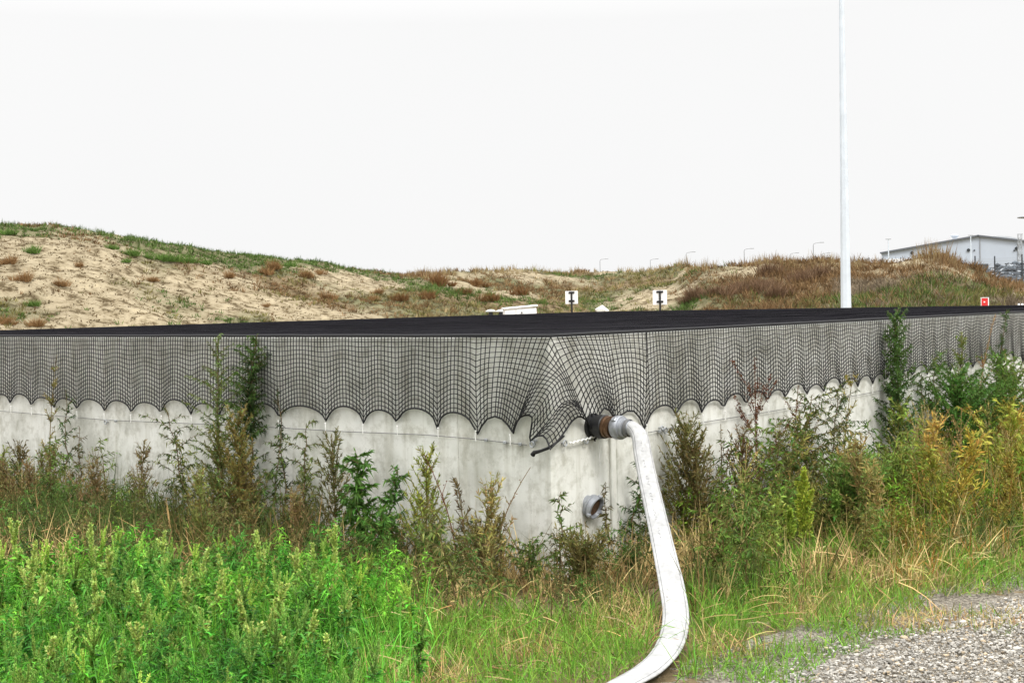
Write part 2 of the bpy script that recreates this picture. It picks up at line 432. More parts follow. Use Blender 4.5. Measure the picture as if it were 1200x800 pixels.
# ------------------------------------------------------------------ rope line and hem
ropeL = [wall_hit(*p, 'L') for p in ((620, 521), (560, 514), (500, 509), (400, 505), (300, 499), (130, 492), (0, 481))]
ropeR = [wall_hit(*p, 'R') for p in ((690, 515), (760, 506), (800, 498), (900, 482), (960, 471), (1080, 448), (1200, 431))]
def rope_z(side, s):
    pts = ropeL if side == 'L' else ropeR
    return float(np.interp(s, [p[0] for p in pts], [p[1] for p in pts]))
cuspL = [wall_hit(px, 500, 'L')[0] for px in (600, 560, 516, 468, 428, 384, 329, 294, 260, 227, 192, 156, 125, 93, 66, 40, 16)]
while cuspL[-1] < LL - 0.3: cuspL.append(cuspL[-1] + U(0.27, 0.36))
cuspR = [wall_hit(px, 500, 'R')[0] for px in (720, 755, 790, 821, 847, 873, 898, 919, 943, 963, 984)]
while cuspR[-1] < LR - 0.3: cuspR.append(cuspR[-1] + U(0.22, 0.29))
cuspL = np.array(cuspL); cuspR = np.array(cuspR)

net = thing('safety_net', N, 'black knotted cover net stretched over the tank with a scalloped skirt hanging down the walls', 'net')
CELL = 0.0335
ROWS = 17
vs = np.linspace(0, 1, ROWS)
cols = []            # arrays (ROWS,3), local to N
hem = []
cusp_pts = {'L': [], 'R': []}
def skirt_col(side, s):
    cu = cuspL if side == 'L' else cuspR
    i = np.searchsorted(cu, s) - 1; i = min(max(i, 0), len(cu) - 2)
    a, b_ = cu[i], cu[i + 1]; t = min(max((s - a) / (b_ - a) * 2 - 1, -1), 1)
    zc = (rope_z(side, a) * (1 - t) + rope_z(side, b_) * (1 + t)) / 2 + 0.045
    arch = min(0.13, 0.42 * (b_ - a)) * (0.84 + 0.28 * vnoise(i * 1.7, 5))
    ell = math.sqrt(max(0, 1 - t * t)); cs = 0.5 + 0.5 * math.cos(PI * t)
    z0 = zc + arch                                   # arch top
    P = np.zeros((ROWS, 3))
    bend = {'L': 0.45, 'R': 1.0}[side]
    for k, v in enumerate(vs):
        w = (1 - v ** 2) * cs + v ** 2 * ell         # 1 at arch centre
        drop = arch * (bend * 0.55 * v ** 0.8 * (1 - v) + v ** 1.7) * (1 - w)
        z = RIM + 0.006 - (RIM + 0.006 - z0) * v - drop
        z += 0.006 * (vnoise(s * 2.3, 3 + v * 2) - 0.5) * min(1, v * 4)
        off = 0.012 + 0.017 * v ** 0.7 * cs * (1 - 0.4 * v) + 0.012 * v * fbm(s * 1.5, 40 + v)
        ds = 0.012 * v * math.sin(s * 2.2) 
        P[k] = (eL if side == 'L' else eR) * (s + ds) + (nL if side == 'L' else nR) * off + np.array([0, 0, z])
    return P
# left columns from far to corner
sl0 = wall_hit(560, 500, 'L')[0] + CELL * 0.6
s_list = np.arange(LL - 0.05, sl0 + 0.001, -CELL)
first_right = wall_hit(755, 490, 'R')[0]
# top positions are compressed so that spare cloth gathers at the corner
for s in s_list: cols.append(skirt_col('L', s))
def hempt(px, py, off):
    side = 'L' if px < 645 else 'R'
    q, z = wall_hit(px, py, side)
    p = wp(side, q, z) - N
    back = EYE - (p + N); back[2] = 0; back /= np.linalg.norm(back)
    return p + back * off
def toppt(px):
    side = 'L' if px < 645 else 'R'
    q, z = wall_hit(px, 396, side)
    k = min(1, max(q, 0) / 0.05); bis = (nL + nR) / np.linalg.norm(nL + nR)
    n = (nL if side == 'L' else nR) * k + bis * 1.3 * (1 - k)
    return (eL if side == 'L' else eR) * max(q, 0) + n * 0.014 + np.array([0, 0, RIM + 0.006])
def gathered(keys):
    out = []; prev = None
    for tp, h, n in keys:
        cur = (tp, np.array(h, float))
        seq = [cur] if prev is None else [(prev[0] + (tp - prev[0]) * k / n, prev[1] + (cur[1] - prev[1]) * k / n) for k in range(1, n + 1)]
        for tpx, hh in seq:
            T = toppt(tpx); Hm = hempt(*hh)
            vv = vs[:, None] ** 1.0
            P = T[None] * (1 - vv) + Hm[None] * vv
            P += (nL if tpx < 645 else nR)[None] * (0.012 * np.sin(PI * vs))[:, None]
            out.append(P)
        prev = cur
    return out
left_g = gathered([(560, (560, 508, 0.02), 1), (566, (564, 499, 0.03), 1), (577, (571, 490, 0.04), 2), (592, (580, 487, 0.045), 2), (608, (588, 490, 0.04), 3), (625, (595, 497, 0.03), 3), (637, (599, 503, 0.03), 2), (644.9, (601.5, 507, 0.03), 2)])
right_g = gathered([(645.1, (697, 516, 0.03), 1), (651, (699, 500, 0.035), 1), (662, (703, 484, 0.04), 2), (673, (708, 477, 0.045), 2), (684, (714, 480, 0.04), 2), (695, (718, 486, 0.035), 2), (704, (722, 494, 0.025), 2),
    (711, (727, 486, 0.03), 2), (722, (735, 481, 0.035), 2), (735, (743, 481, 0.035), 3), (746, (750, 489, 0.03), 2), (755, (755, 502, 0.02), 2)])
cols += left_g
# the spare square of cloth at the corner: a Coons patch between its four edges
def poly_res(pts, n):
    p = np.array([hempt(*q) for q in pts]); l = np.concatenate([[0], np.cumsum(np.linalg.norm(np.diff(p, axis=0), axis=1))]); t = np.linspace(0, l[-1], n)
    return np.stack([np.interp(t, l, p[:, k]) for k in range(3)], 1)
c1 = poly_res([(601.5, 507, .03), (604, 497, .035), (608, 489, .045), (615, 485.5, .05), (623, 485, .06), (624, 491, .065), (622, 503, .07), (620, 516, .075), (626, 511, .085), (632, 508, .095), (637, 508.5, .10), (641, 513, .11), (645, 524, .12)], ROWS)
d1 = poly_res([(697, 516, .03), (693, 503, .04), (689, 493, .05), (682, 487, .06), (676, 487, .075), (669, 493, .09), (663, 502, .10), (657, 510, .11), (651, 517, .115), (645, 524, .12)], ROWS)
c0, d0_ = left_g[-1], right_g[0]
c0 = c0.copy(); d0_ = d0_.copy(); c0[0] = d0_[0] = toppt(645)
a_, b_ = np.meshgrid(vs, vs, indexing='ij')             # a along c, b along d
a3, b3 = a_[..., None], b_[..., None]
SQ = (1 - b3) * c0[:, None] + b3 * d1[:, None] + (1 - a3) * d0_[None] + a3 * c1[None] \
    - ((1 - a3) * (1 - b3) * c0[0] + a3 * (1 - b3) * c0[-1] + (1 - a3) * b3 * d0_[-1] + a3 * b3 * c1[-1])
# d1 runs with a at b=1 : orient it so that a=0 meets the right edge
bis = (nL + nR) / np.linalg.norm(nL + nR)
ramp_ = np.clip(4 * np.minimum(a_, b_), 0, 1) ** .7
need = 0.016 + 0.055 * ramp_ * (0.5 + 0.5 * np.minimum(1, a_ + b_))
have = np.maximum(SQ @ nL, SQ @ nR)
dz_ = need - have; push = np.where(dz_ > 0.02, dz_, 0.02 * np.exp(np.clip(dz_, -1, .02) / 0.02 - 1)) * np.where((a_ == 0) | (b_ == 0) | (a_ == 1) | (b_ == 1), 0, 1)
SQ += bis * (push * 1.35)[..., None]
n_left = len(cols)
cols += right_g
s_list = np.arange(first_right + 0.03, LR - 0.05, CELL)
for s in s_list: cols.append(skirt_col('R', s))
C_ = np.array(cols)                                  # (ncol, ROWS, 3)
print('net columns', len(C_))
CL, CR = C_[:n_left], C_[n_left:]
sk = MB(); NR_ = 0.0033
sk.tubes(C_, NR_, 4)
sk.tubes(np.swapaxes(CL, 0, 1)[:-1], NR_, 4, ref=(0, 0, 1))
sk.tubes(np.swapaxes(CR, 0, 1)[:-1], NR_, 4, ref=(0, 0, 1))
sk.tubes(SQ[1:-1], NR_, 4); sk.tubes(np.swapaxes(SQ, 0, 1)[1:-1], NR_, 4)
sk.build('net_skirt', M_net, net)
hemline = np.concatenate([CL[:, -1], SQ[-1, 1:], SQ[:-1, -1][::-1], CR[1:, -1]])
MB().tubes(hemline, 0.0062, 6, ref=(0.2, 0.2, 1)).build('hem_cord', M_cordblack, net, True)
# loose tail of the hem under the corner fold
tail = np.array([hempt(*p) for p in ((624, 531, 0.10), (626, 528, 0.10), (634, 526, 0.10), (642, 523, 0.10), (650, 518, 0.10), (661, 509, 0.09))])
MB().tubes(tail, [0.016, 0.014, 0.010, 0.010, 0.008, 0.006], 8).build('loose_end', M_cordblack, net, True)
# cover: real cords both ways, slightly sagging
def sag(a, b):           # a along L (0..1), b along R (0..1)
    e = np.sin(PI * a) ** 0.8 * np.sin(PI * b) ** 0.8
    return -0.10 * e + 0.03 * (fbm(a * 7, b * 9, 3) - .5) * np.minimum(1, e * 5)
cv = MB()
K = 26
na = int(LL / CELL); nb = int(LR / CELL)
tt = np.linspace(0, 1, K)
aa = (np.arange(na) + 0.5) / na
A, B = np.meshgrid(aa, tt, indexing='ij')
P = A[..., None] * LL * eL + B[..., None] * LR * eR + np.stack([0 * A, 0 * A, RIM + 0.012 + sag(A, B)], -1)
cv.tubes(P, 0.0032, 4, cap=False)
bb = (np.arange(nb) + 0.5) / nb
B, A = np.meshgrid(bb, tt, indexing='ij')
P = A[..., None] * LL * eL + B[..., None] * LR * eR + np.stack([0 * A, 0 * A, RIM + 0.012 + sag(A, B)], -1)
cv.tubes(P, 0.0032, 4, cap=False)
cv.build('net_cover', M_topnet, net)
# border rope lying on the rim
rb = []
for s in np.linspace(LL, 0, 60): rb.append(eL * s + nL * 0.006 + np.array([0, 0, RIM + 0.014 + 0.003 * vnoise(s * 4, 0)]))
for s in np.linspace(0.1, LR, 80): rb.append(eR * s + nR * 0.006 + np.array([0, 0, RIM + 0.014 + 0.003 * vnoise(s * 4, 9)]))
MB().tubes(np.array(rb), 0.010, 6, ref=(0, 0, 1)).build('border_rope', M_cordblack, net, True)
# white ties
nt_ = 0
for side, cu in (('L', cuspL), ('R', cuspR)):
    for s in cu[:48]:
        z = rope_z(side, s)
        e = eL if side == 'L' else eR; n = nL if side == 'L' else nR
        j = U(-0.006, 0.006)
        p = np.array([e * s + n * 0.022 + np.array([0, 0, z + 0.058]), e * (s + j) + n * 0.024 + np.array([0, 0, z + 0.02]), e * s + n * 0.022 + np.array([0, 0, z - 0.012])])
        m = MB().tubes(p, 0.0036, 5)
        m.box(p[0] - [0, 0, .006], (0.012, 0.010, 0.010), bev=0.003)
        m.build('tie', M_tie, net); nt_ += 1
# steel cable
cab = thing('steel_cable', N, 'thin steel cable strung along the concrete wall just below the net hem', 'cable')
for side, pts in (('L', ropeL), ('R', ropeR)):
    e = eL if side == 'L' else eR; n = nL if side == 'L' else nR
    end = (LL, pts[-1][1]) if side == 'L' else (LR, pts[-1][1])
    xs = [p[0] for p in pts] + [end[0]]; zs = [p[1] for p in pts] + [end[1]]
    sv = np.concatenate([np.linspace(xs[0], xs[-1], 160)])
    zz = np.interp(sv, xs, zs)
    MB().tubes(e[None] * sv[:, None] + n[None] * 0.018 + np.stack([0 * sv, 0 * sv, zz], 1), 0.0026, 5, ref=(0, 0, 1)).build('cable_run', M_wire, cab)
def eyebolt(px, py, side, r=0.016):
    s, z = wall_hit(px, py, side); e = eL if side == 'L' else eR; n = nL if side == 'L' else nR
    c = e * s + np.array([0, 0, z])
    a = np.linspace(0, 2 * PI, 15)
    ring = c + n * 0.028 + np.outer(np.cos(a), e) * r + np.outer(np.sin(a), [0, 0, 1]) * r
    m = MB().tubes(ring, 0.0048, 6, ref=n)
    m.tubes(np.array([c - n * 0.01, c + n * 0.022]), 0.006, 8)
    m.build('eye_bolt', M_steel, cab, True)
for p in ((627, 520, 'L', 0.018), (629, 516, 'L', 0.011), (127, 494, 'L', 0.018), (683, 516, 'R', 0.018), (658, 519, 'R', 0.018), (776, 504, 'R', 0.02), (772, 501, 'R', .012)): eyebolt(*p)
def clamp(px, py, side):
    s, z = wall_hit(px, py, side); e = eL if side == 'L' else eR; n = nL if side == 'L' else nR
    c = e * s + np.array([0, 0, z]) + n * 0.020
    Rm = np.stack([e, n, [0, 0, 1]], 1)
    MB().box(c, (0.022, 0.016, 0.020), Rm if np.linalg.det(Rm) > 0 else Rm[:, [1, 0, 2]], bev=0.003).build('cable_clamp', M_steel, cab)
for p in ((572, 515, 'L'), (594, 518, 'L'), (612, 520, 'L'), (138, 493, 'L'), (770, 505, 'R'), (786, 501, 'R')): clamp(*p)
a_ = wp('R', *wall_hit(663, 519, 'R'), 0.03) - N; b_ = wp('R', *wall_hit(694, 511, 'R'), 0.03) - N
tw = np.array([a_ + (b_ - a_) * t + np.array([0, 0, 0.004 * math.sin(t * 40)]) for t in np.linspace(0, 1, 40)])
MB().tubes(tw, 0.0055, 6).build('twisted_string', M_tie, cab, True)
c_ = wp('R', *wall_hit(695, 512, 'R'), 0.035) - N
tw = np.array([c_ + eR * (0.012 * math.sin(t * 5) + 0.03 * t) + np.array([0, 0, -0.17 * t]) for t in np.linspace(0, 1, 14)])
MB().tubes(tw, 0.0032, 5).build('hanging_string', M_tie, cab, True)

# ------------------------------------------------------------------ hose with coupling
st = N + o_ + nR * 0.168
hose = thing('fire_hose', np.array([st[0], st[1], 0]), 'flat white fire hose running from the wall outlet down to the grass', 'hose')
HL = np.array([st[0], st[1], 0])
cp = MB().lathe([(0.0460, 0.0000), (0.0570, 0.0040), (0.0607, 0.0160), (0.0718, 0.0200), (0.0754, 0.0280), (0.0754, 0.0660), (0.0718, 0.0720), (0.0607, 0.0740), (0.0589, 0.1000), (0.0478, 0.1040), (0.0478, 0.1350), (0.0460, 0.1400)], st - HL, nR, 36, caps=False).build('hose_coupling', M_alu, hose, True)
e1 = np.cross(nR, [0, 0, 1.0]); e2 = np.array([0, 0, 1.0])
for k in range(2):
    a = k * PI + 0.8
    r_ = e1 * math.cos(a) + e2 * math.sin(a)
    MB().box(st - HL + nR * 0.047 + r_ * 0.077, (0.03, 0.016, 0.034), np.stack([np.cross(r_, nR), r_, nR], 1), bev=0.004).build('lug', M_alu, cp)
MB().lathe([(0.0528, 0.108), (0.056, 0.110), (0.056, 0.130), (0.0528, 0.132)], st - HL, nR, 28, caps=False).build('binding_wire', M_wire, cp, True)
q0 = st + nR * 0.12
ctrl = [st + nR * 0.105, st + nR * 0.145, at(749.5, 511, 8.40), at(754, 535, 8.30), at(760, 565, 8.16), at(769, 604, 7.95), at(780, 653, 7.62), at(788, 690, 7.30), at(792, 720, 7.06), at(789, 744, 6.78),
        onz(779, 765, 0.03), onz(758, 785, 0.03), onz(728, 802, 0.03), onz(690, 822, 0.03), onz(620, 850, 0.03)]
ctrl = np.array(ctrl)
def catmull(P, per=10):
    P = np.concatenate([[2 * P[0] - P[1]], P, [2 * P[-1] - P[-2]]]); out = []
    for i in range(1, len(P) - 2):
        for t in np.linspace(0, 1, per, endpoint=False):
            a, b, c, d = P[i - 1:i + 3]
            out.append(0.5 * ((2 * b) + (-a + c) * t + (2 * a - 5 * b + 4 * c - d) * t * t + (-a + 3 * b - 3 * c + d) * t ** 3))
    out.append(P[-2]); return np.array(out)
hp = catmull(ctrl, 14)
T = np.gradient(hp, axis=0); T /= np.linalg.norm(T, axis=1, keepdims=True)
n_h = len(hp); NS = 72
V = []; Cc = []
arc = np.concatenate([[0], np.cumsum(np.linalg.norm(np.diff(hp, axis=0), axis=1))])
for i in range(n_h):
    f = arc[i] / arc[-1]
    # side vector: sideways to the path, level
    sd_ = np.cross(T[i], [0, 0, 1.0]);
    flat0 = np.array([1.0, 0.12, 0.0])
    k = min(1, max(0, (hp[i][2] - 0.05) / 0.25))
    sd_ = sd_ / (np.linalg.norm(sd_) + 1e-9)
    if sd_ @ flat0 < 0: sd_ = -sd_
    sd_ = sd_ * (1 - k) + flat0 * k; sd_ -= T[i] * (sd_ @ T[i]); sd_ /= np.linalg.norm(sd_)
    nn = np.cross(sd_, T[i])
    g_ = min(1, arc[i] / 0.22)
    f2 = min(1, max(0, arc[i] - .25) / 1.1); wd = 0.043 + (0.056 - 0.043) * g_ + 0.013 * f2; th = 0.043 - 0.012 * g_ - 0.017 * f2
    a = np.arange(NS) / NS * 2 * PI
    ca, sa = np.cos(a), np.sin(a)
    px_ = np.sign(ca) * np.abs(ca) ** 0.9 * wd; py_ = np.sign(sa) * np.abs(sa) ** 0.85 * th
    wr = 0.006 * (fbm(arc[i] * 9, np.cos(a) * 2 + 5, 3) - 0.5)
    V.append(hp[i] + np.outer(px_, sd_) + np.outer(py_ + wr, nn))
    u = px_ / wd
    col = np.tile(np.array([0.41, 0.41, 0.405]) * (0.86 + 0.22 * fbm(arc[i] * 6, 3.0)), (NS, 1)); col *= (0.92 + 0.14 * vnoise(np.cos(a) * 3 + arc[i] * 9, np.sin(a) * 3 + arc[i] * 14))[:, None]
    seam = (np.abs(np.abs(u) - 0.80) < 0.035)
    col[seam] = (0.14, 0.14, 0.14)
    Cc.append(col)
V = np.array(V); Cc = np.array(Cc)
q = []
j = np.arange(NS); jn = (j + 1) % NS
for i in range(n_h - 1): q.append(np.stack([i * NS + j, i * NS + jn, (i + 1) * NS + jn, (i + 1) * NS + j], 1))
MB().add(V.reshape(-1, 3) - HL, np.concatenate(q), None, Cc.reshape(-1, 3)).build('hose_tube', M_hose, hose, True)
# faint printed marks down the front of the hose
pm = MB()
for i in range(n_h - 1):
    pass
L0 = arc
def hose_pt(s, u):       # front surface, u in -1..1
    i = min(max(np.searchsorted(arc, s) - 1, 0), n_h - 2); f = (s - arc[i]) / (arc[i + 1] - arc[i])
    ring = V[i] * (1 - f) + V[i + 1] * f
    cen = hp[i] * (1 - f) + hp[i + 1] * f
    best = None
    lat = ring[0] - ring[NS // 2]; lat /= np.linalg.norm(lat)
    proj = (ring - cen) @ lat
    w = proj.max()
    front = [k for k in range(NS) if (ring[k] - cen) @ (EYE - cen) > 0]
    k = min(front, key=lambda k: abs(proj[k] - u * w))
    nrm = np.cross(T[i], lat); nrm *= np.sign(nrm @ (EYE - cen))
    return ring[k] + lat * (u * w - proj[k]) + nrm * 0.0015
M_print = simple('grey_print', (0.40, 0.40, 0.41), 0.8)
s_ = 0.20
while s_ < 0.95:
    pm = MB()
    for gl in range(rng.integers(3, 6)):
        ln = U(0.012, 0.02); pts_ = [hose_pt(s_ + U(0, ln), U(-0.30, -.02)) for _ in range(4)]
        pm.tubes(np.array(pts_) - HL, 0.0011, 4); s_ += ln + 0.006
    pm.build('printed_mark', M_print, hose); s_ += .05
# ------------------------------------------------------------------ ground, road
Rd0 = onz(900, 800); er = np.array([0.745, 0.667, 0]); nr = np.array([-0.667, 0.745, 0])
def qroad(x, y): return (x - Rd0[0]) * nr[0] + (y - Rd0[1]) * nr[1]
def gz(x, y):
    q = qroad(x, y)
    return (0.035 * (fbm(x * 1.3, y * 1.3) - 0.5) + 0.02 * (fbm(x * 5, y * 5) - 0.5)) * np.clip(q + 0.4, 0.0, 1) * (np.hypot(x, y) < 30)
ax_ = np.concatenate([-np.geomspace(3000, 9, 26), np.linspace(-8, 8, 130), np.geomspace(9, 3000, 26)])
ay_ = np.concatenate([-np.geomspace(3000, 4, 20), np.linspace(-3, 18, 170), np.geomspace(19, 3000, 30)])
X, Y = np.meshgrid(ax_, ay_)
Z = gz(X, Y) - 0.02
nx, ny = len(ax_), len(ay_)
i, j = np.meshgrid(np.arange(nx - 1), np.arange(ny - 1)); b = (j * nx + i).ravel()
tag(MB().add(np.stack([X, Y, Z], -1).reshape(-1, 3), np.stack([b, b + 1, b + nx + 1, b + nx], 1)).build('ground', M_ground, smooth=True), kind='structure')
# road strip with a ragged edge
sr = np.concatenate([np.linspace(-9, -2.6, 30), np.linspace(-2.5, 7.5, 420), np.linspace(7.7, 40, 60)]); wr_ = np.concatenate([np.linspace(-0.5, 1.2, 70), np.linspace(1.4, 4.5, 12)])
edge = 0.30 * (fbm(sr * 1.1, sr * 0 + 2) - 0.5) + 0.14 * (fbm(sr * 6, sr * 0 + 7) - 0.5)
S, W = np.meshgrid(sr, wr_); E = np.tile(edge, (len(wr_), 1))
Pn = Rd0[None, None] + S[..., None] * er - (W + E * np.exp(-np.abs(W) * 1.5) - 0.06)[..., None] * nr
Pn[..., 2] = -0.016 + 0.036 * np.clip((W + 0.12) / 1.1, 0, 1) + 0.016 * (fbm(Pn[..., 0] * 5, Pn[..., 1] * 5, 4) - 0.5) * np.where(W < 0.8, 1, .5) + 0.012 * (fbm(Pn[..., 0] * 30, Pn[..., 1] * 30, 2) - .5)
Pn[0, :, 2] = -0.06
nx, ny = len(sr), len(wr_)
i, j = np.meshgrid(np.arange(nx - 1), np.arange(ny - 1)); b = (j * nx + i).ravel()
tag(MB().add(Pn.reshape(-1, 3), np.stack([b, b + nx, b + nx + 1, b + 1], 1)).build('gravel_road', M_gravel, smooth=True), kind='structure')
# stones
def rocks(n, pos, size, colf):
    ico = np.array([[0, 0, 1], [.894, 0, .447], [.276, .851, .447], [-.724, .526, .447], [-.724, -.526, .447], [.276, -.851, .447], [.724, .526, -.447], [-.276, .851, -.447], [-.894, 0, -.447], [-.276, -.851, -.447], [.724, -.526, -.447], [0, 0, -1]])
    ft = np.array([[0, 1, 2], [0, 2, 3], [0, 3, 4], [0, 4, 5], [0, 5, 1], [1, 6, 2], [2, 7, 3], [3, 8, 4], [4, 9, 5], [5, 10, 1], [2, 6, 7], [3, 7, 8], [4, 8, 9], [5, 9, 10], [1, 10, 6], [6, 11, 7], [7, 11, 8], [8, 11, 9], [9, 11, 10], [10, 11, 6]])
    mb = MB()
    V = ico[None] * U(0.7, 1.25, (n, 12, 1)) * np.stack([U(.7, 1.3, n), U(.7, 1.3, n), U(.45, .8, n)], 1)[:, None]
    a = U(0, 2 * PI, n); c, s = np.cos(a)[:, None], np.sin(a)[:, None]
    V = np.stack([V[..., 0] * c - V[..., 1] * s, V[..., 0] * s + V[..., 1] * c, V[..., 2]], -1) * size[:, None, None] + pos[:, None]
    t = (np.arange(n)[:, None, None] * 12 + ft[None]).reshape(-1, 3)
    return mb.add(V.reshape(-1, 3), None, t, np.repeat(colf, 12, 0))
n = 85000
s_ = U(-1.6, 5.2, n); w_ = U(0, 1, n) ** 1.15 * 1.9 - 0.12 + 0.3 * (fbm(s_ * 1.2, s_ * 0 + 2) - .5)
keep = (rng.random(n) < np.where(w_ < 0.0, 0.25, np.where(w_ < 0.9, 0.9, 0.55)))
s_, w_ = s_[keep], w_[keep]; n = len(s_)
pp = Rd0[None] + s_[:, None] * er - w_[:, None] * nr
sz = np.exp(rng.normal(-5.5, 0.5, n)); sz = np.clip(sz, 0.002, 0.026)
pp[:, 2] = 0.001 + 0.024 * np.clip((w_ + .12) / 1.1, 0, 1) + sz * 0.1
gcol = np.stack([U(0.19, 0.50, n)] * 3, 1) * np.array([1.0, 0.945, 0.84]); gcol[rng.random(n) < 0.04] *= 1.5; gcol[rng.random(n) < .12] *= np.array([1.0, .85, .65])
tag(rocks(n, pp, sz, np.clip(gcol, 0, .75)).build('gravel_stones', M_stone), 'loose grey crushed stones scattered over the gravel road', 'gravel', kind='stuff')
# ------------------------------------------------------------------ sandy hill and plateau
crest = np.array([(-700, 240), (-300, 235), (0, 263), (60, 268), (100, 274), (200, 290), (300, 301), (400, 312), (480, 322), (560, 322), (640, 322), (700, 321), (760, 319), (800, 316), (850, 313), (900, 310), (950, 309), (1000, 311), (1050, 310), (1085, 305), (1105, 304), (1125, 312), (1150, 322), (1170, 331), (1200, 338), (1300, 340), (1500, 330), (1900, 320)], float)
d1k = np.array([(-700, 45), (0, 47), (300, 52), (500, 60), (700, 74), (790, 66), (830, 56), (1100, 52), (1200, 50), (1900, 50)], float)
d0k = np.array([(-700, 27), (0, 30), (500, 38), (700, 42), (830, 40), (1100, 38), (1200, 38), (1900, 36)], float)
def hor(px): return 355 - 0.0216 * (px - 600)
def hillz(px, d):
    px = np.asarray(px, float); d = np.asarray(d, float)
    cy = np.interp(px, crest[:, 0], crest[:, 1]); d1 = np.interp(px, d1k[:, 0], d1k[:, 1]); d0 = np.interp(px, d0k[:, 0], d0k[:, 1])
    zc = 1.7 + (hor(px) - cy) * d1 / F
    t = np.clip((d - d0) / (d1 - d0), 0, 1)
    prof = (t * 0.55 + 0.45 * t * t * (3 - 2 * t)) ** 0.9
    zb = 0.1
    z = zb + (zc - zb) * prof
    z2 = np.interp(d, [0, 120, 300, 900, 3000], [2.2, 2.6, 5.4, 5.6, 5.6])
    k = np.clip((d - d1) / np.maximum(6, 118 - d1), 0, 1); k = k ** 0.7
    z = np.where(d > d1, (zc) * (1 - k) + z2 * k, z)
    X = (px - 600) / F * d
    amp = np.clip((d - d0 + 3) / 6, 0, 1) * np.clip((140 - d) / 60, 0.0, 1)
    gul = 1 - np.abs(2 * vnoise(X * 0.16 + d * 0.07, d * 0.05 + 3) - 1)
    z = z + amp * (0.55 * (fbm(X * 0.22, d * 0.22) - 0.5) + 0.42 * (fbm(X * 0.8, d * 0.8 + 30, 5) - 0.5) - 0.25 * gul ** 3 * np.sin(PI * t))
    ed = np.clip((1900 - np.abs(px - 600) * 1900 / 1300) / 300, 0, 1)
    return z * ed - 0.3 * (1 - np.clip((d - d0 + 4) / 4, 0, 1))
pxs = np.linspace(-700, 1900, 640); ds = np.concatenate([np.linspace(26, 80, 230), np.geomspace(82, 1500, 46)])
PX, D = np.meshgrid(pxs, ds)
Z = hillz(PX, D); X = (PX - 600) / F * D
sand = np.array([0.31, 0.262, 0.178])
# share of vegetation on the slope
def veg(px, d):
    X = (px - 600) / F * d
    d1 = np.interp(px, d1k[:, 0], d1k[:, 1]); d0 = np.interp(px, d0k[:, 0], d0k[:, 1]); t = (d - d0) / (d1 - d0)
    base = np.interp(px, [-700, 0, 250, 380, 470, 600, 720, 800, 900, 1100, 1900], [.40, .38, .38, .50, .72, .74, .74, .76, .80, .90, .95])
    base = base + 0.25 * np.clip((t - 0.80) / 0.15, 0, 1) * (px < 520) + 0.15 * (t > 1)
    n = fbm(X * 0.35 + 4, d * 0.30, 4)
    return np.clip((n - (0.80 - 0.62 * base)) * 5, 0, 1)
Vg = veg(PX, D)
soilg = np.where((fbm(X * 0.15, D * 0.15 + 8) > 0.5)[..., None], np.array([0.075, 0.085, 0.033]), np.array([0.12, 0.085, 0.042]))
Cg = sand * (0.85 + 0.3 * fbm(X * 0.4, D * 0.4 + 50))[..., None] * (1 - Vg[..., None] * 0.75) + soilg * Vg[..., None] * 0.75
nx, ny = len(pxs), len(ds)
i, j = np.meshgrid(np.arange(nx - 1), np.arange(ny - 1)); b = (j * nx + i).ravel()
tag(MB().add(np.stack([X, D, Z], -1).reshape(-1, 3), np.stack([b, b + 1, b + nx + 1, b + nx], 1), None, Cg.reshape(-1, 3)).build('sand_hill', M_hill, smooth=True), kind='structure')
def hill_pt(px, d): return np.stack([(np.asarray(px) - 600) / F * d, np.asarray(d, float), hillz(px, d)], -1)

GP = [0.45, 1.0, 0.12]           # grass profile
def tuft(mb, base, n, h, spread, wid, colA, colB, droop=0.3):
    a = U(0, 2 * PI, n); r = U(0, 1, n) ** 0.5
    pos = base[None] + np.stack([np.cos(a) * r * spread * 0.35, np.sin(a) * r * spread * 0.35, 0 * a - 0.02], 1)
    d = np.stack([np.cos(a) * r * spread, np.sin(a) * r * spread, np.full(n, h)], 1)
    l = h * U(0.55, 1.1, n); t = U(0, 1, n)[:, None]
    mb.blades(pos, d, l, wid * U(0.7, 1.3, n), [0.8, 0.9, 0.1], droop * U(0, 1, n), colA * t + colB * (1 - t))
hillcols = {'brown': (np.array([.15, .085, .042]), np.array([.25, .165, .08])), 'tan': (np.array([.34, .26, .13]), np.array([.25, .19, .10])),
            'green': (np.array([.06, .115, .028]), np.array([.12, .17, .045])), 'olive': (np.array([.15, .145, .05]), np.array([.22, .19, .07])), 'grey': (np.array([.25, .20, .14]), np.array([.17, .13, .085]))}
hg = MB()
cnt = 0
n = 36000
px_r = U(-80, 1290, n); tr = U(0.12, 1.10, n)
d_r = np.interp(px_r, d0k[:, 0], d0k[:, 1]) * (1 - tr) + np.interp(px_r, d1k[:, 0], d1k[:, 1]) * tr
vg = veg(px_r, d_r)
pts = hill_pt(px_r, d_r)
kn = fbm(pts[:, 0] * 0.22 + 60, pts[:, 1] * 0.22, 3)
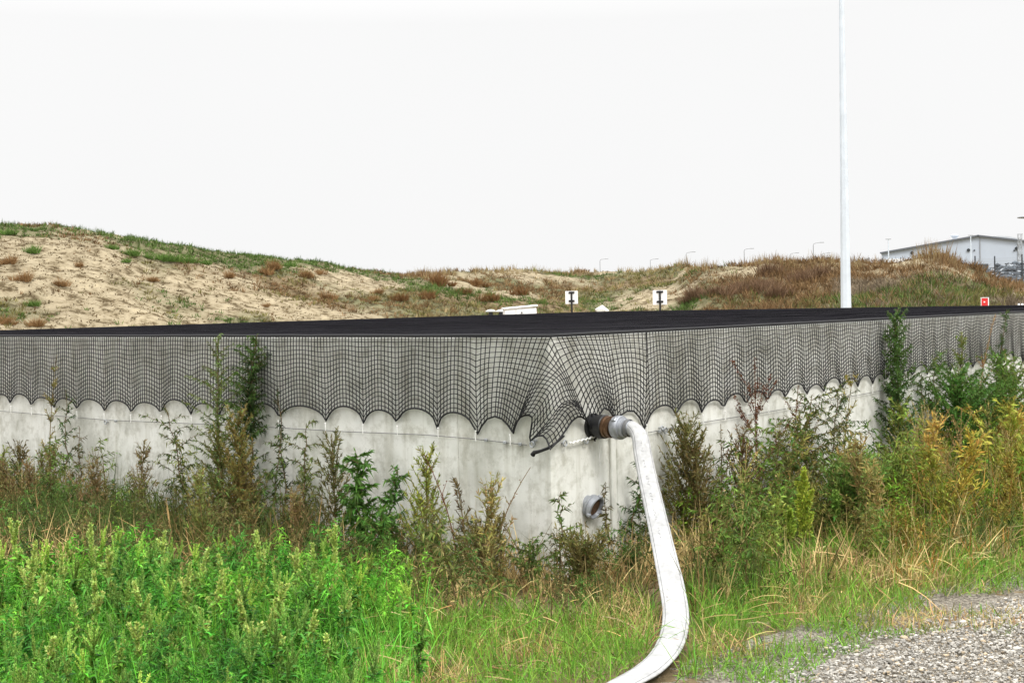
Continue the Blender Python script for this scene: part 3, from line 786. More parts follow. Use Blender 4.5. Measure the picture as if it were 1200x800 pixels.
for k in range(n):
    px = px_r[k]
    if rng.random() > vg[k] * 0.62 + 0.012:
        if rng.random() < .55:
            hs_ = U(.03, .10); A = np.array([.10, .07, .035]) * U(.6, 1.6); tuft(hg, pts[k], 4, hs_, hs_ * 1.6, 0.03, A, A * 1.4)
        continue
    t = tr[k]; kk = kn[k] + rng.normal(0, 0.05)
    if px < 480: ty = 'green' if (t > 0.78 and kk < .56) or kk < 0.40 else ('brown' if kk > 0.56 else 'olive')
    elif px < 800: ty = 'green' if kk < 0.44 else ('olive' if kk < 0.54 else ('tan' if kk < .60 else 'brown'))
    else:
        if t < 0.30: ty = ('green' if kk < .58 else 'tan') if px > 930 else ('green' if kk < .42 else 'brown')
        elif t < 0.78: ty = ('grey' if px > 980 else 'brown') if kk > (0.47 if px < 1110 else .58) else ('green' if kk < .44 else 'olive')
        else: ty = 'brown' if kk > 0.50 or px > 1060 else ('tan' if kk > .46 else 'green')
    if ty == 'green' and px > 900 and rng.random() < .5: ty = ['olive', 'grey', 'brown'][rng.integers(0, 3)]
    A, B = hillcols[ty]
    h = U(0.10, 0.34) * (0.7 if px < 480 else 1.0) * (1.4 if px > 850 else 1); tt_ = U(.45, 1.35)
    tuft(hg, pts[k], 8, h, h * 0.8, 0.022, A * tt_, B * tt_); cnt += 1
# fringe on the crest
n = 2600
px_r = U(-60, 1150, n); d_r = np.interp(px_r, d1k[:, 0], d1k[:, 1]) * U(0.97, 1.03, n); pts = hill_pt(px_r, d_r)
for k in range(n):
    px = px_r[k]
    if vnoise(px * 0.035, 3.3) < 0.30: continue
    A, B = hillcols['green' if px < 470 else ('tan' if rng.random() < .5 else 'brown')]
    if px > 520 and px < 800: A, B = hillcols['tan']
    h = U(0.08, 0.26) if px < 480 else U(0.15, 0.45) * (1.3 if px > 800 else 1)
    if 1075 < px < 1118: h *= 1.7
    if 1015 < px < 1070: h *= .55
    tuft(hg, pts[k], 4, h, h * 0.35, 0.020, A, B, 0.1)
print('hill tufts', cnt)
tag(hg.build('hill_grass', M_dry), 'patchy dry and green grass covering the sandy hill behind the tank', 'grass', kind='stuff')
# single bushy tufts on the slope
def hill_tuft_proto(name, A, B, label, group):
    mb = MB()
    for k in range(9):
        a = U(0, 6.28); r = U(0, .38); hh = U(.22, .55) * (1 - r * .8)
        tuft(mb, np.array([math.cos(a) * r, math.sin(a) * r * .8, 0]), 46, hh, hh * .75, 0.013, A * U(.6, 1.1), B * U(.7, 1.1), 0.35)
    o = mb.build(name, M_dry); tag(o, label, 'dry tuft' if 'dry' in label else 'green tuft', group); return o
def scatter_tufts(name, A, B, label, group, spots):
    first = None
    for (px, py, sc) in spots:
        # find slope distance showing at this image height
        dd = np.linspace(np.interp(px, d0k[:, 0], d0k[:, 1]), np.interp(px, d1k[:, 0], d1k[:, 1]), 160)
        yy = hor(px) - (hillz(np.full(160, px), dd) - 1.7) * F / dd
        d = dd[np.argmin(np.abs(yy - py))]
        p = hill_pt(px, d)
        if first is None: first = hill_tuft_proto(name, A, B, label, group); o = first
        else: o = first.copy(); COL.objects.link(o)
        o.location = p; o.rotation_euler = (0, 0, U(0, 6)); o.scale = (sc * U(.75, 1.15), sc * 1.0, sc * U(.8, 1.25))
scatter_tufts('dry_tuft', np.array([.22, .115, .05]), np.array([.31, .20, .09]), 'rusty brown dry tuft on the bare sandy left slope', 'brown tufts on the sandy slope',
    [(14, 310, 1.0), (30, 330, .9), (75, 335, .8), (8, 380, 1.0), (40, 382, .9), (180, 330, .7), (315, 322, .9), (322, 316, 1.0), (360, 325, .9), (378, 322, .8), (270, 325, .7), (445, 345, .9), (312, 360, .5), (440, 352, .8), (95, 312, .5), (385, 350, .8)])
scatter_tufts('green_tuft', np.array([.07, .15, .03]), np.array([.14, .22, .05]), 'leafy green tuft near the crest of the sandy hill', 'green tufts below the crest',
    [(45, 296, .8), (160, 300, .9), (178, 303, .8), (205, 306, 1.0), (225, 308, .9), (192, 305, .9), (135, 292, .6), (12, 275, .9), (42, 357, .6), (150, 308, .5), (240, 310, .8), (340, 312, .8)])
scatter_tufts('dry_bush', np.array([.16, .075, .035]), np.array([.26, .15, .06]), 'dark russet dry bush on the slope behind the white box', 'russet bushes on the middle slope',
    [(520, 335, 1.7), (512, 330, 1.4), (560, 336, 1.5), (545, 345, 1.1), (500, 350, 1.2), (575, 352, 1.2), (610, 345, 1.3), (470, 352, 1.1)])
scatter_tufts('dry_clump', np.array([.15, .085, .05]), np.array([.24, .16, .10]), 'dark brown dry clump at the foot of the right mound', 'brown clumps on the right mound',
    [(820, 350, 1.6), (845, 346, 1.7), (870, 343, 1.7), (895, 340, 1.6), (915, 348, 1.4), (940, 330, 1.5), (905, 322, 1.5), (965, 325, 1.4), (805, 356, 1.2)])

# ------------------------------------------------------------------ things behind the tank
def base_h(px, d): return float(hillz(np.array([px]), np.array([d]))[0])
def sign(px, top, bot, d, label):
    w = (bot - top) * d / F
    p = at(px, bot, d); z0 = max(0.0, base_h(px, d)) - 0.05
    t = thing('marker_sign', (p[0], p[1], z0), label, 'sign')
    hgt = at(px, top, d)[2] - z0
    MB().box((0, 0.012, hgt - w / 2), (w * 0.98, 0.006, w), bev=0.002).build('sign_plate', M_white, t)
    MB().tubes(np.array([[0, -0.012, -0.2], [0, -0.012, hgt - 0.01]]), 0.022, 10).build('post', M_black, t)
    for zz in (hgt - 0.035, hgt - w + 0.07):
        MB().box((0, -0.005, zz), (w * 0.46, 0.022, 0.045), bev=0.004).build('bracket', M_black, t)
sign(670, 341, 356, 33, 'white square sign plate on a black post, the one nearer the white box')
sign(773.5, 340, 357, 31, 'white square sign plate on a black post, the one nearer the tall mast')
# white box and mushroom vents
d = 31.0; p = at(609, 366, d); zb = max(0, base_h(609, d))
t = thing('utility_box', (p[0], p[1], zb), 'low white utility box with a sloping lid behind the black net', 'utility box', rz=0.12)
hz = at(609, 361, d)[2] - zb
MB().box((0, 0, hz / 2), (0.72, 0.42, hz), bev=0.01).build('box_body', M_white, t)
lid = MB(); Rl = np.array(Matrix.Rotation(-0.07, 3, 'Y')); lid.box((0, 0, hz + 0.022), (0.78, 0.48, 0.04), Rl, bev=0.008).build('lid', M_white, t)
MB().box((-0.11, -0.2125, hz / 2), (0.008, 0.006, hz * 0.96)).build('panel_joint', M_grey, t)
MB().box((0.02, -0.222, hz - 0.10), (0.03, 0.02, 0.03), bev=0.004).build('latch', M_dark, t)
for px, lab in ((575, 'left of the two grey mushroom vents beside the white box'), (587, 'right of the two grey mushroom vents, nearest the white box')):
    p = at(px, 364, 32); zb = max(0, base_h(px, 32)) - 0.05; h = at(px, 362.5, 32)[2] - zb
    t = thing('mushroom_vent', (p[0], p[1], zb), lab, 'vent')
    MB().lathe([(0.05, 0), (0.05, h - 0.06)], (0, 0, 0), (0, 0, 1), 16).build('vent_pipe', M_dark, t, True)
    MB().lathe([(0.12, -0.055), (0.125, -0.045), (0.085, -0.015), (0.02, 0.0)], (0, 0, h), (0, 0, 1), 18).build('vent_cap', simple('vent_grey', (.5, .52, .52), .5), t, True)
p = at(706, 366, 34)
tag(rocks(1, np.array([[0, 0, 0.0]]), np.array([0.26]), np.array([[.62, .6, .55]])).build('boulder', M_stone), 'pale boulder behind the net between the two white signs', 'rock').location = (p[0], p[1], at(706, 365, 34)[2] - 0.02)
# red sign
d = 33; p = at(1154, 354, d); zb = max(0, base_h(1154, d)); h = at(1154, 348.5, d)[2] - zb
t = thing('red_sign', (p[0], p[1], zb), 'small red notice board with a white border at the far right rim', 'sign', rz=-0.15)
MB().box((0, 0, h - 0.12), (0.17, 0.012, 0.23), bev=0.003).build('sign_plate', M_red, t)
m = MB()
for (x, z, w, hh) in ((-0.085, -0.12, 0.012, 0.25), (0.085, -0.12, 0.022, 0.25), (0, -0.005, 0.19, 0.014), (0, -0.238, 0.17, 0.02)): m.box((x, -0.004, h + z), (w, 0.016, hh))
m.build('border', M_white, t)
MB().box((-0.01, -0.009, h - 0.11), (0.035, 0.006, 0.03), bev=0.002).build('symbol', M_white, t)
MB().tubes(np.array([[0, 0.03, -0.2], [0, 0.03, h - 0.03]]), 0.02, 10).build('post', M_steel, t)
for k, px in enumerate((1194, 1198)):
    p = at(px, 358, 24.5)
    h = at(px, 355.5, 24.5)[2]
    o = MB().lathe([(0.022, 0), (0.022, h - 0.02), (0.014, h), (0.0, h)], (0, 0, 0), (0, 0, 1), 12).build('marker_stake', M_white)
    o.location = (p[0], p[1], 0); tag(o, 'short white stake at the right edge, %s of the pair' % ('left' if k == 0 else 'right'), 'stake', 'white stakes')
# tall mast (octagonal, tapering)
d = 31.0; pb = at(991.5, 362, d); ptop = at(985.5, 0, d)
zb = max(0, base_h(991, d)) - 0.05
mast = thing('lamp_mast', (pb[0], pb[1], zb), 'tall tapering galvanised mast standing behind the tank and running out of the frame', 'mast')
r0, r1 = 6.2 * d / F, 3.0 * d / F
zt = ptop[2] - zb; zv = pb[2] - zb
slope = (r0 - r1) / (zt - zv); H = 10.5
rr = lambda z: max(0.04, r0 - slope * (z - zv))
v = MB().lathe([(rr(0), 0.02), (rr(zt * .5), zt * .5), (rr(zt), zt), (rr(H), H)], (0, 0, 0), (0, 0, 1), 8)
v.build('mast_tube', M_mast, mast)
MB().lathe([(0.24, 0.0), (0.24, 0.025)], (0, 0, 0), (0, 0, 1), 20).build('base_plate', M_steel, mast)
MB().box((rr(1.0) * 0.75, -rr(1.0) * 0.75, 1.0), (0.11, 0.03, 0.4), np.array(Matrix.Rotation(PI / 4, 3, 'Z')), bev=0.008).build('access_door', M_mast, mast)
MB().lathe([(rr(H) + .02, H - .05), (rr(H) + .02, H + .05), (0.0, H + .08)], (0, 0, 0), (0, 0, 1), 8).build('mast_cap', M_steel, mast)

# far street lamps
lamps = [(953, 285, 1.0, 1), (872, 292, 1, 1), (804, 296, 1, 1), (762, 304, 1, 1), (703, 304, 1, 1), (926, 297, 1, 1), (963, 297, 1, 1)]
lab = ['largest distant street lamp, just left of the tall mast', 'thin distant street lamp above the start of the right mound', 'thin distant street lamp above the brown bank, right of the second sign',
       'small faint street lamp directly above the second sign', 'small faint street lamp between the two white signs', 'small distant street lamp peeking over the grass left of the largest lamp', 'small distant street lamp closest to the tall mast']
for (px, py, s, sd__), l in zip(lamps, lab):
    d = 11.3 * F / (hor(px) - py)
    p = at(px, py, d); zb = base_h(px, d)
    t = thing('street_lamp', (p[0], p[1], zb - .1), l, 'street lamp', 'distant street lamps on the horizon')
    h = p[2] - zb
    MB().tubes(np.array([[0, 0, 0], [0, 0, h * .5], [0, 0, h - .3]]), [0.13, 0.10, 0.08], 8).build('pole', M_grey, t)
    MB().tubes(np.array([[0, 0, h - .3], [0.12, 0, h - .02], [0.5, 0, h + .12], [1.5, 0, h + .22]]), 0.07, 6, ref=(0, 1, 0)).build('arm', M_grey, t)
    MB().box((1.85, 0, h + .24), (0.9, 0.3, 0.16), bev=0.05).build('lamp_head', M_grey, t)

# warehouse
d = 300.0
wl = at(1037, 296, d); wk = at(1146, 277, d)
zb = base_h(1100, d) - 0.5
half = wk[0] - wl[0]; ze = wl[2] - zb; zk = wk[2] - zb; LW = 60.0
wh = thing('warehouse', (wk[0], d, zb), 'large pale grey warehouse with a shallow gabled roof beyond the right mound', 'warehouse', rz=-0.29)
gp = [(-half, 0), (half, 0), (half, ze), (0, zk), (-half, ze)]
v = [(x, y, z) for y in (0, LW) for x, z in gp]
MB().add(v, [[1, 6, 7, 2], [0, 4, 9, 5]], [[0, 1, 2], [0, 2, 4], [2, 3, 4], [5, 7, 6], [5, 9, 7], [7, 9, 8]]).build('wall', M_clad, wh)
sl = math.atan2(zk - ze, half)
for sg in (-1, 1):
    Rr = np.array(Matrix.Rotation(sg * sl, 3, 'Y'))
    MB().box((sg * half / 2 * 1.01, LW / 2, (ze + zk) / 2 + 0.18), (half / math.cos(sl) + 0.4, LW + 1.0, 0.2), Rr).build('roof', M_roof, wh)
    MB().box((sg * half / 2 * 1.01, -0.56, (ze + zk) / 2 + 0.14), (half / math.cos(sl) + 0.5, 0.12, 0.34), Rr).build('roof_trim', M_trim, wh)
for px, py in ((1072, 295.5), (1135.5, 293), (1188.5, 291.5), (1142, 293.2), (1186, 294)):
    p = at(px, py, d); r_ = 0.36 if px in (1072, 1135.5, 1188.5) else 0.17
    MB().lathe([(r_, 0.02), (r_, 0.25), (r_ * .8, .28)], (p[0] - wk[0], -0.0 + (p[0] - wk[0]) * 0, p[2] - zb), (0, -1, 0), 16).build('wall_vent', M_dark, wh)
p = at(1121, 284, d); m = MB(); cx = p[0] - wk[0]
zr = zk - abs(cx) * (zk - ze) / half + .3
m.lathe([(0.5, 0), (0.5, 0.5), (0.9, 0.9), (0.9, 1.05), (0.2, 1.35)], (cx, 6, zr), (0, 0, 1), 16).build('roof_ventilator', M_roof, wh)
MB().box((-half * 0.66, -0.15, ze * .58), (half * .66, 0.22, ze * .42)).build('wall_band', M_white, wh)
for k, x in enumerate((-half * .93, -half * .84, -half * .72, -half * .62)):
    MB().box((x, -0.28, ze * .60), (0.9, 0.06, 0.7)).build('window', M_glass, wh)
for x in (-half * .47, half * .02, half * .4):
    MB().tubes(np.array([[x, -0.12, 0], [x, -0.12, (zk - abs(x) * (zk - ze) / half) - .2]]), 0.09, 6).build('downpipe', M_grey, wh)
# rounded second roof behind
p = at(1169, 276.5, 380); zb2 = base_h(1169, 380)
a = np.linspace(0, PI, 17); hh = p[2] - zb2
o = MB()
pr = [(math.cos(t) * 7.0, hh - 2.0 + 2.0 * math.sin(t)) for t in a]
v = [(x, y, z) for y in (0, 30) for (x, z) in [(7, 0)] + pr + [(-7, 0)]]
k = len(pr) + 2
o.add(v, [[i, i + 1, k + i + 1, k + i] for i in range(k - 1)], [[0, i + 1, i] for i in range(1, k - 1)] + [[k, k + i, k + i + 1] for i in range(1, k - 1)])
hl = thing('storage_hall', (p[0], p[1], zb2), 'pale round topped hall peeking over the warehouse roof at right', 'hall')
o.build('barrel_shell', M_roof, hl)
# yard lamps in front of the warehouse
for px, py, d, l in ((1041, 280.5, 190, 'slim yard light pole at the left end of the warehouse'), (1137.5, 276, 200, 'slim yard light pole in front of the warehouse gable')):
    p = at(px, py, d); zb = base_h(px, d); h = p[2] - zb
    t = thing('yard_light', (p[0], p[1], zb), l, 'light pole')
    MB().tubes(np.array([[0, 0, 0], [0, 0, h]]), [0.11, 0.07], 8).build('pole', M_mast, t)
    MB().box((0, 0, h + .04), (0.75, 0.2, 0.10), bev=.03).build('lamp_head', M_grey, t)
# dark container
d = 125.0
p0, p1 = at(1129, 314, d), at(1155, 314, d); zb = base_h(1142, d) - .1; ht = at(1142, 309.5, d)[2] - zb
t = thing('dark_container', ((p0[0] + p1[0]) / 2, d, zb), 'dark steel container half hidden behind the rubble heap', 'container')
MB().box((0, 0, ht / 2), (p1[0] - p0[0], 1.6, ht), bev=.03).build('container_body', M_dark, t)
for k in range(5): MB().box((-0.8 + k * .4, -0.83, ht - .35), (0.06, 0.05, 0.5)).build('rib', M_dark, t)
# rubble heap
n = 2600
pxr = U(1126, 1330, n); base_d = U(112, 121, n)
pr_ = np.clip(1 - np.abs(base_d - 117) / 5, 0, 1) ** .7
hmax = np.interp(pxr, [1126, 1140, 1170, 1200, 1330], [0.1, .9, 1.5, 1.9, 2.0])
X = (pxr - 600) / F * base_d
zz = hillz(pxr, base_d) + pr_ * hmax * U(.55, 1.02, n) - .1
cc = np.stack([U(.03, .15, n)] * 3, 1) * np.array([.85, 1., 1.15]); cc[rng.random(n) < .16] = (.42, .45, .48)
tag(rocks(n, np.stack([X, base_d, zz], 1), U(.09, .26, n), cc).build('rubble_heap', M_stone), 'heap of dark broken rubble behind the fence at far right', 'rubble', kind='stuff')
hr = []
for pxk in np.linspace(1120, 1335, 50):
    for dk in np.linspace(111, 122, 9):
        q_ = max(0, 1 - abs(dk - 117) / 5) ** .7
        hr.append([(pxk - 600) / F * dk, dk, base_h(pxk, dk) + q_ * float(np.interp(pxk, [1126, 1140, 1170, 1200, 1330], [0.0, .7, 1.3, 1.7, 1.8])) - .12])
hr = np.array(hr); b = (np.arange(49)[:, None] * 9 + np.arange(8)[None]).ravel()
tag(MB().add(hr, np.stack([b, b + 9, b + 10, b + 1], 1), None, (.05, .06, .07)).build('rubble_core', M_stone), 'dark earth core of the rubble heap', 'rubble', kind='stuff')
# fence in front of the rubble
d = 110.0
pf0 = at(1144, 328, d); zf = base_h(1144, d)
t = thing('wire_fence', (pf0[0], d, zf), 'wire mesh fence on dark posts in front of the rubble heap', 'fence')
pxf = [1144, 1167, 1199, 1231, 1263]
xs_ = []
for px in pxf:
    x = (px - 600) / F * d - pf0[0]; z = base_h(px, d) - zf; xs_.append((x, z))
    MB().tubes(np.array([[x, 0, z - .2], [x, 0, z + 2.15]]), 0.055, 8).build('post', M_dark, t)
m = MB()
for (x0, z0), (x1, z1) in zip(xs_[:-1], xs_[1:]):
    for f in np.linspace(0.05, 1.95, 9): m.tubes(np.array([[x0, 0.05, z0 + f], [x1, 0.05, z1 + f]]), 0.006, 4)
    for f in np.linspace(0, 1, 28): x = x0 + (x1 - x0) * f; z = z0 + (z1 - z0) * f; m.tubes(np.array([[x, 0.06, z + .05], [x, 0.06, z + 1.95]]), 0.005, 4)
m.build('wire_mesh', M_grey, t)
# far boundary fence on the plateau
d = 150.0; x0 = (985 - 600) / F * d; zf = base_h(985, d)
t = thing('boundary_fence', (x0, d, zf), 'low far boundary fence with dark posts left of the warehouse', 'fence')
pts_ = []
for px in (985, 997, 1009, 1020, 1026, 1033, 1041, 1049, 1057, 1066, 1076):
    x = (px - 600) / F * d - x0; tp = at(px, U(301, 304), d)[2]; z = base_h(px, d)
    MB().tubes(np.array([[x, 0, z - zf - .2], [x, 0, tp - zf]]), 0.045, 6).build('post', M_dark, t); pts_.append([x, 0, tp - zf - .15])
MB().tubes(np.array(pts_), 0.02, 4).build('rail', M_grey, t)
# lattice mast and flood light at the right edge
d = 150.0; pb = at(1195.5, 312, d); zb = base_h(1195, d); ht = at(1195.5, 275, d)[2] - zb
t = thing('lattice_mast', (pb[0], d, zb), 'slim grey lattice mast at the right edge before the warehouse', 'mast')
m = MB(); w = 0.17
for x in (-w, w):
    for y in (-w, w): MB().tubes(np.array([[x, y, 0], [x, y, ht]]), 0.035, 6).build('leg', M_steel, t)
zs = np.arange(0, ht - .4, 0.42)
for i, z in enumerate(zs):
    s = 1 if i % 2 else -1
    for y in (-w, w): m.tubes(np.array([[-w * s, y, z], [w * s, y, z + .42]]), 0.02, 4); m.tubes(np.array([[-w, y, z], [w, y, z]]), 0.02, 4)
    for x in (-w, w): m.tubes(np.array([[x, -w * s, z], [x, w * s, z + .42]]), 0.02, 4)
m.build('bracing', M_steel, t)
MB().box((0, 0, ht + .05), (0.6, 0.1, 0.08)).build('top_arm', M_steel, t)
d = 90.0; pb = at(1210, 254, d); zb = base_h(1210, d); ht = pb[2] - zb
t = thing('flood_light_mast', (pb[0], d, zb), 'grey flood light head poking in at the right edge of the picture', 'flood light')
MB().tubes(np.array([[0, 0, 0], [0, 0, ht]]), [.14, .08], 10).build('pole', M_steel, t)
MB().lathe([(0.25, .16), (0.75, .12), (0.95, .0), (0.95, -.06), (0.3, -.12)], (0, 0, ht), (0, 0, 1), 20).build('lamp_ring', M_grey, t)
# the pale track down the right side
trk = []
for (px, py, wpx) in ((1156, 326, 1.0), (1163, 329, 1.5), (1172, 333, 2), (1184, 338.5, 2.5), (1200, 345, 3.4), (1225, 354, 4)):
    dd = np.linspace(34, 110, 300); yy = hor(px) - (hillz(np.full(300, px), dd) - 1.7) * F / dd
    d = dd[np.argmin(np.abs(yy - py))]; trk.append(hill_pt(px, d))
trk = np.array(trk)
v = []
for k, p in enumerate(trk):
    for s in (-1, -.5, .5, 1):
        x = p[0] + s * 0.55; v.append([x, p[1], base_h(x / p[1] * F + 600, p[1]) + .03])
b = (np.arange(len(trk) - 1)[:, None] * 4 + np.arange(3)[None]).ravel()
tag(MB().add(v, np.stack([b, b + 1, b + 5, b + 4], 1), None, (.52, .45, .33)).build('sand_track', M_hill), kind='structure')

# ------------------------------------------------------------------ plants
DM = 3.2
LEAF = [0.18, 1.0, 0.55, 0.06]
def jitter(c, n, v=0.28):
    c = np.asarray(c, float)
    return np.clip(c[None] * (1 + rng.normal(0, v, (n, 1))) * (1 + rng.normal(0, v * .35, (n, 3))), 0.004, 0.9)
def curve(p0, d, L, n, bend):      # polyline starting at p0 with direction d, bending by vector bend
    t = np.linspace(0, 1, n)[:, None]
    return p0[None] + d[None] * L * t + np.asarray(bend)[None] * L * t * t
def along(P, k):                   # k random points on a polyline + tangents
    f = np.sort(U(0, 1, k)) * (len(P) - 1); i = np.minimum(f.astype(int), len(P) - 2); w = (f - i)[:, None]
    return P[i] * (1 - w) + P[i + 1] * w, (P[i + 1] - P[i]) / (np.linalg.norm(P[i + 1] - P[i], axis=1, keepdims=True) + 1e-9), f / (len(P) - 1)

def mugwort(h, spread=0.45, nbr=16, leaf=0.045, dens=55, col=(.06, .11, .025), scol=(.12, .08, .04), lean=(0, 0), droop=0.25, lo=0.2, wide=0.26, upr=0.9, lcol2=None):
    st, fo = MB(), MB(); dens = dens * DM; nbr = int(nbr * 1.25)
    lean = np.array([lean[0] + rng.normal(0, .05), lean[1], 0.0])
    S = curve(np.zeros(3), np.array([0, 0, 1.0]), h, 12, lean) + np.concatenate([[[0, 0, 0]], rng.normal(0, 0.010, (11, 3))])
    st.tubes(S, np.linspace(0.007, 0.002, 12) * (0.6 + 0.4 * h), 5, scol)
    lines = [(S[3:], h * .7)]
    for k in range(nbr):
        t = lo + (0.97 - lo) * (k + U(0, 1)) / nbr
        i = t * 11; i0 = min(int(i), 10); p = S[i0] * (1 - i + i0) + S[i0 + 1] * (i - i0)
        a = k * 2.4 + U(-.5, .5); L = spread * (1.05 - t * 0.75) * U(.6, 1.15)
        d = np.array([math.cos(a), math.sin(a), upr * U(.6, 1.3)]); d /= np.linalg.norm(d)
        B = curve(p, d, L, 7, (0, 0, -droop * U(.3, 1.2)))
        st.tubes(B, np.linspace(0.003, 0.0010, 7), 4, scol); lines.append((B, L))
    for P, L in lines:
        k = int(dens * L)
        if k < 1: continue
        pos, tan, f = along(P, k)
        d = rng.normal(0, .75, (k, 3)) + tan * 0.9 + np.array([0, 0, -0.15])
        l = leaf * U(.5, 1.25, k) * (1.1 - .5 * f)
        c = jitter(col, k)
        if lcol2 is not None: m = rng.random(k) < .35; c[m] = jitter(lcol2, m.sum())
        fo.blades(pos, d, l, l * wide, LEAF, U(.1, .6, k), c)
    return {'stem': (st, M_stem), 'foliage': (fo, M_leaf)}
def spire(h, col=(.22, .33, .05), lcol=(.09, .22, .03), spike=0.45, rad=0.035, lean=(0, 0), leaf=0.07, nleaf=26, nside=4, dn=1.0):
    st, fo, sp = MB(), MB(), MB()
    lean = np.array([lean[0], lean[1], 0.0])
    S = curve(np.zeros(3), np.array([0, 0, 1.0]), h, 10, lean)
    st.tubes(S, np.linspace(0.005, 0.002, 10), 5, lcol)
    pos, tan, f = along(S[:8], nleaf)
    a = U(0, 2 * PI, nleaf); d = np.stack([np.cos(a), np.sin(a), U(-.1, .9, nleaf)], 1); l = leaf * U(.6, 1.3, nleaf)
    side = np.stack([-np.sin(a), np.cos(a), rng.normal(0, .3, nleaf)], 1)
    fo.blades(pos, d, l, l * .34, LEAF, U(.2, .7, nleaf), jitter(lcol, nleaf, .3), side)
    def spikeon(P, L, r):
        k = int((620 * L + 14) * dn)
        p, t, f = along(P, k); a = U(0, 2 * PI, k)
        out = np.stack([np.cos(a), np.sin(a), 0 * a], 1); rr = r * (1.05 - f) ** .6 * U(.15, 1, k)
        sp.blades(p + out * rr[:, None] * .6, out * .6 + t * 1.0 + rng.normal(0, .35, (k, 3)), U(.007, .017, k) * (1.25 if dn > 1 else 1), U(.004, .008, k) * (1.35 if dn > 1 else 1), [.7, 1, .3], 0.1, jitter(col, k, .25))
    n0 = int(10 * (1 - spike)); spikeon(S[n0:], h * spike, rad)
    for k in range(nside):
        t = U(.35, .85); i = int(t * 9); a = U(0, 2 * PI); L = h * U(.12, .25)
        d = np.array([math.cos(a) * .45, math.sin(a) * .45, 1.0]); d /= np.linalg.norm(d)
        B = curve(S[i], d, L, 5, (0, 0, -.05)); st.tubes(B, 0.0018, 4, lcol); spikeon(B, L, rad * .7)
    return {'stem': (st, M_stem), 'foliage': (fo, M_leaf), 'seed_head': (sp, M_leaf)}
def feathery(h, col=(.16, .17, .035), scol=(.15, .11, .04), width=0.14, n=34, dens=80, leaf=0.028, lean=(0, 0)):
    st, fo = MB(), MB(); n = int(n * 1.5); width *= 1.25; dens *= 1.9; leaf *= 1.15
    lean = np.array([lean[0] + rng.normal(0, .05), lean[1], 0])
    S = curve(np.zeros(3), np.array([0, 0, 1.0]), h, 10, lean)
    st.tubes(S, np.linspace(.006, .002, 10), 5, scol)
    for k in range(n):
        t = U(.12, .98); i = int(t * 9); a = U(0, 2 * PI); L = U(.5, 1.1) * width * (1.5 - t)
        d = np.array([math.cos(a) * .6, math.sin(a) * .6, 1.0]); d /= np.linalg.norm(d)
        B = curve(S[i], d, L, 5, (0, 0, 0.1)); st.tubes(B, .0014, 4, scol)
        m = int(dens * L) + 3; p, tn, f = along(B, m)
        l = leaf * U(.5, 1.3, m)
        fo.blades(p, rng.normal(0, .6, (m, 3)) + tn, l, l * .22, [.5, 1, .2], .1, jitter(col, m, .3))
    return {'stem': (st, M_stem), 'foliage': (fo, M_leaf)}
def dock(h, col=(.14, .065, .035), nbr=9, spread=.3, lean=(0, 0), dens=170):
    dens *= 1.5
    st, sd = MB(), MB()
    lean = np.array([lean[0], lean[1], 0])
    S = curve(np.zeros(3), np.array([0, 0, 1.0]), h, 10, lean); st.tubes(S, np.linspace(.006, .002, 10), 5, col)
    lines = [(S[5:], h * .5)]
    for k in range(nbr):
        t = U(.3, .9); i = int(t * 9); a = k * 2.4; L = spread * U(.6, 1.2) * (1.25 - t)
        d = np.array([math.cos(a) * .7, math.sin(a) * .7, 1.0]); d /= np.linalg.norm(d)
        B = curve(S[i], d, L, 6, (0, 0, .12)); st.tubes(B, np.linspace(.003, .0012, 6), 4, col); lines.append((B[1:], L))
    for P, L in lines:
        k = int(dens * L); p, t, f = along(P, k)
        keep = vnoise(f * L * 30, U(0, 50)) > .35; p, t = p[keep], t[keep]; k = len(p)
        sd.blades(p + rng.normal(0, .006, (k, 3)), rng.normal(0, 1, (k, 3)) + t, U(.007, .016, k), U(.006, .011, k), [.6, 1, .3], .1, jitter(col, k, .35))
    return {'stem': (st, M_stem), 'seed_head': (sd, M_dry)}

def place(name, parts, px, depth, label, cat='weed', group=None, rz=None):
    X = (px - 600) / F * depth
    z = float(gz(np.array([X]), np.array([depth]))[0]) - .02
    t = thing(name, (X, depth, z), label, cat, group, U(0, 6.28) if rz is None else rz)
    for k, (mb, m) in parts.items():
        if mb.n: mb.build(k, m, t)
    return t
def hgt(px, top, depth): return 1.70 - (top - hor(px)) * depth / F

def W(name, fn, px, top, off, label, lean=0.0, **kw):
    d = wall_depth(px) - off
    h = hgt(px, top, d)
    return place(name, fn(h, lean=(lean, 0), **kw), px, d, label, rz=0.0)
DG = (.05, .10, .022); OL = (.13, .13, .035); YG = (.24, .27, .045); BG = (.09, .19, .03)
# ---- against the left wall
W('wall_weed', feathery, 52, 412, .25, 'thin yellowish feathery weed standing up over the net near the left edge', col=(.22, .20, .06), width=.11, n=26)
W('wall_weed', mugwort, 72, 455, .30, 'sparse dark leaved weed beside the yellowish feathery one at far left', spread=.34, nbr=12, dens=48, col=DG)
W('wall_weed', mugwort, 88, 500, .3, 'short twiggy weed on the bare concrete at far left', spread=.25, nbr=8, dens=40, col=(.09, .09, .03))
W('wall_weed', feathery, 20, 520, .5, 'short brown feathery weed at the left picture edge', col=(.12, .10, .035), width=.2)
W('wall_weed', mugwort, 215, 470, .45, 'loose weed with arching twigs reaching left over the concrete', lean=-.22, spread=.62, nbr=12, dens=42, col=(.07, .10, .025), droop=.45)
W('wall_weed', feathery, 158, 520, .4, 'pale brown feathery weed left of the tall clump', col=(.17, .13, .05), width=.16)
W('tall_weed', mugwort, 252, 393, .35, 'tall pale green weed, left stem of the clump overtopping the net', spread=.55, nbr=30, dens=75, col=(.14, .19, .055), upr=1.0, leaf=.04)
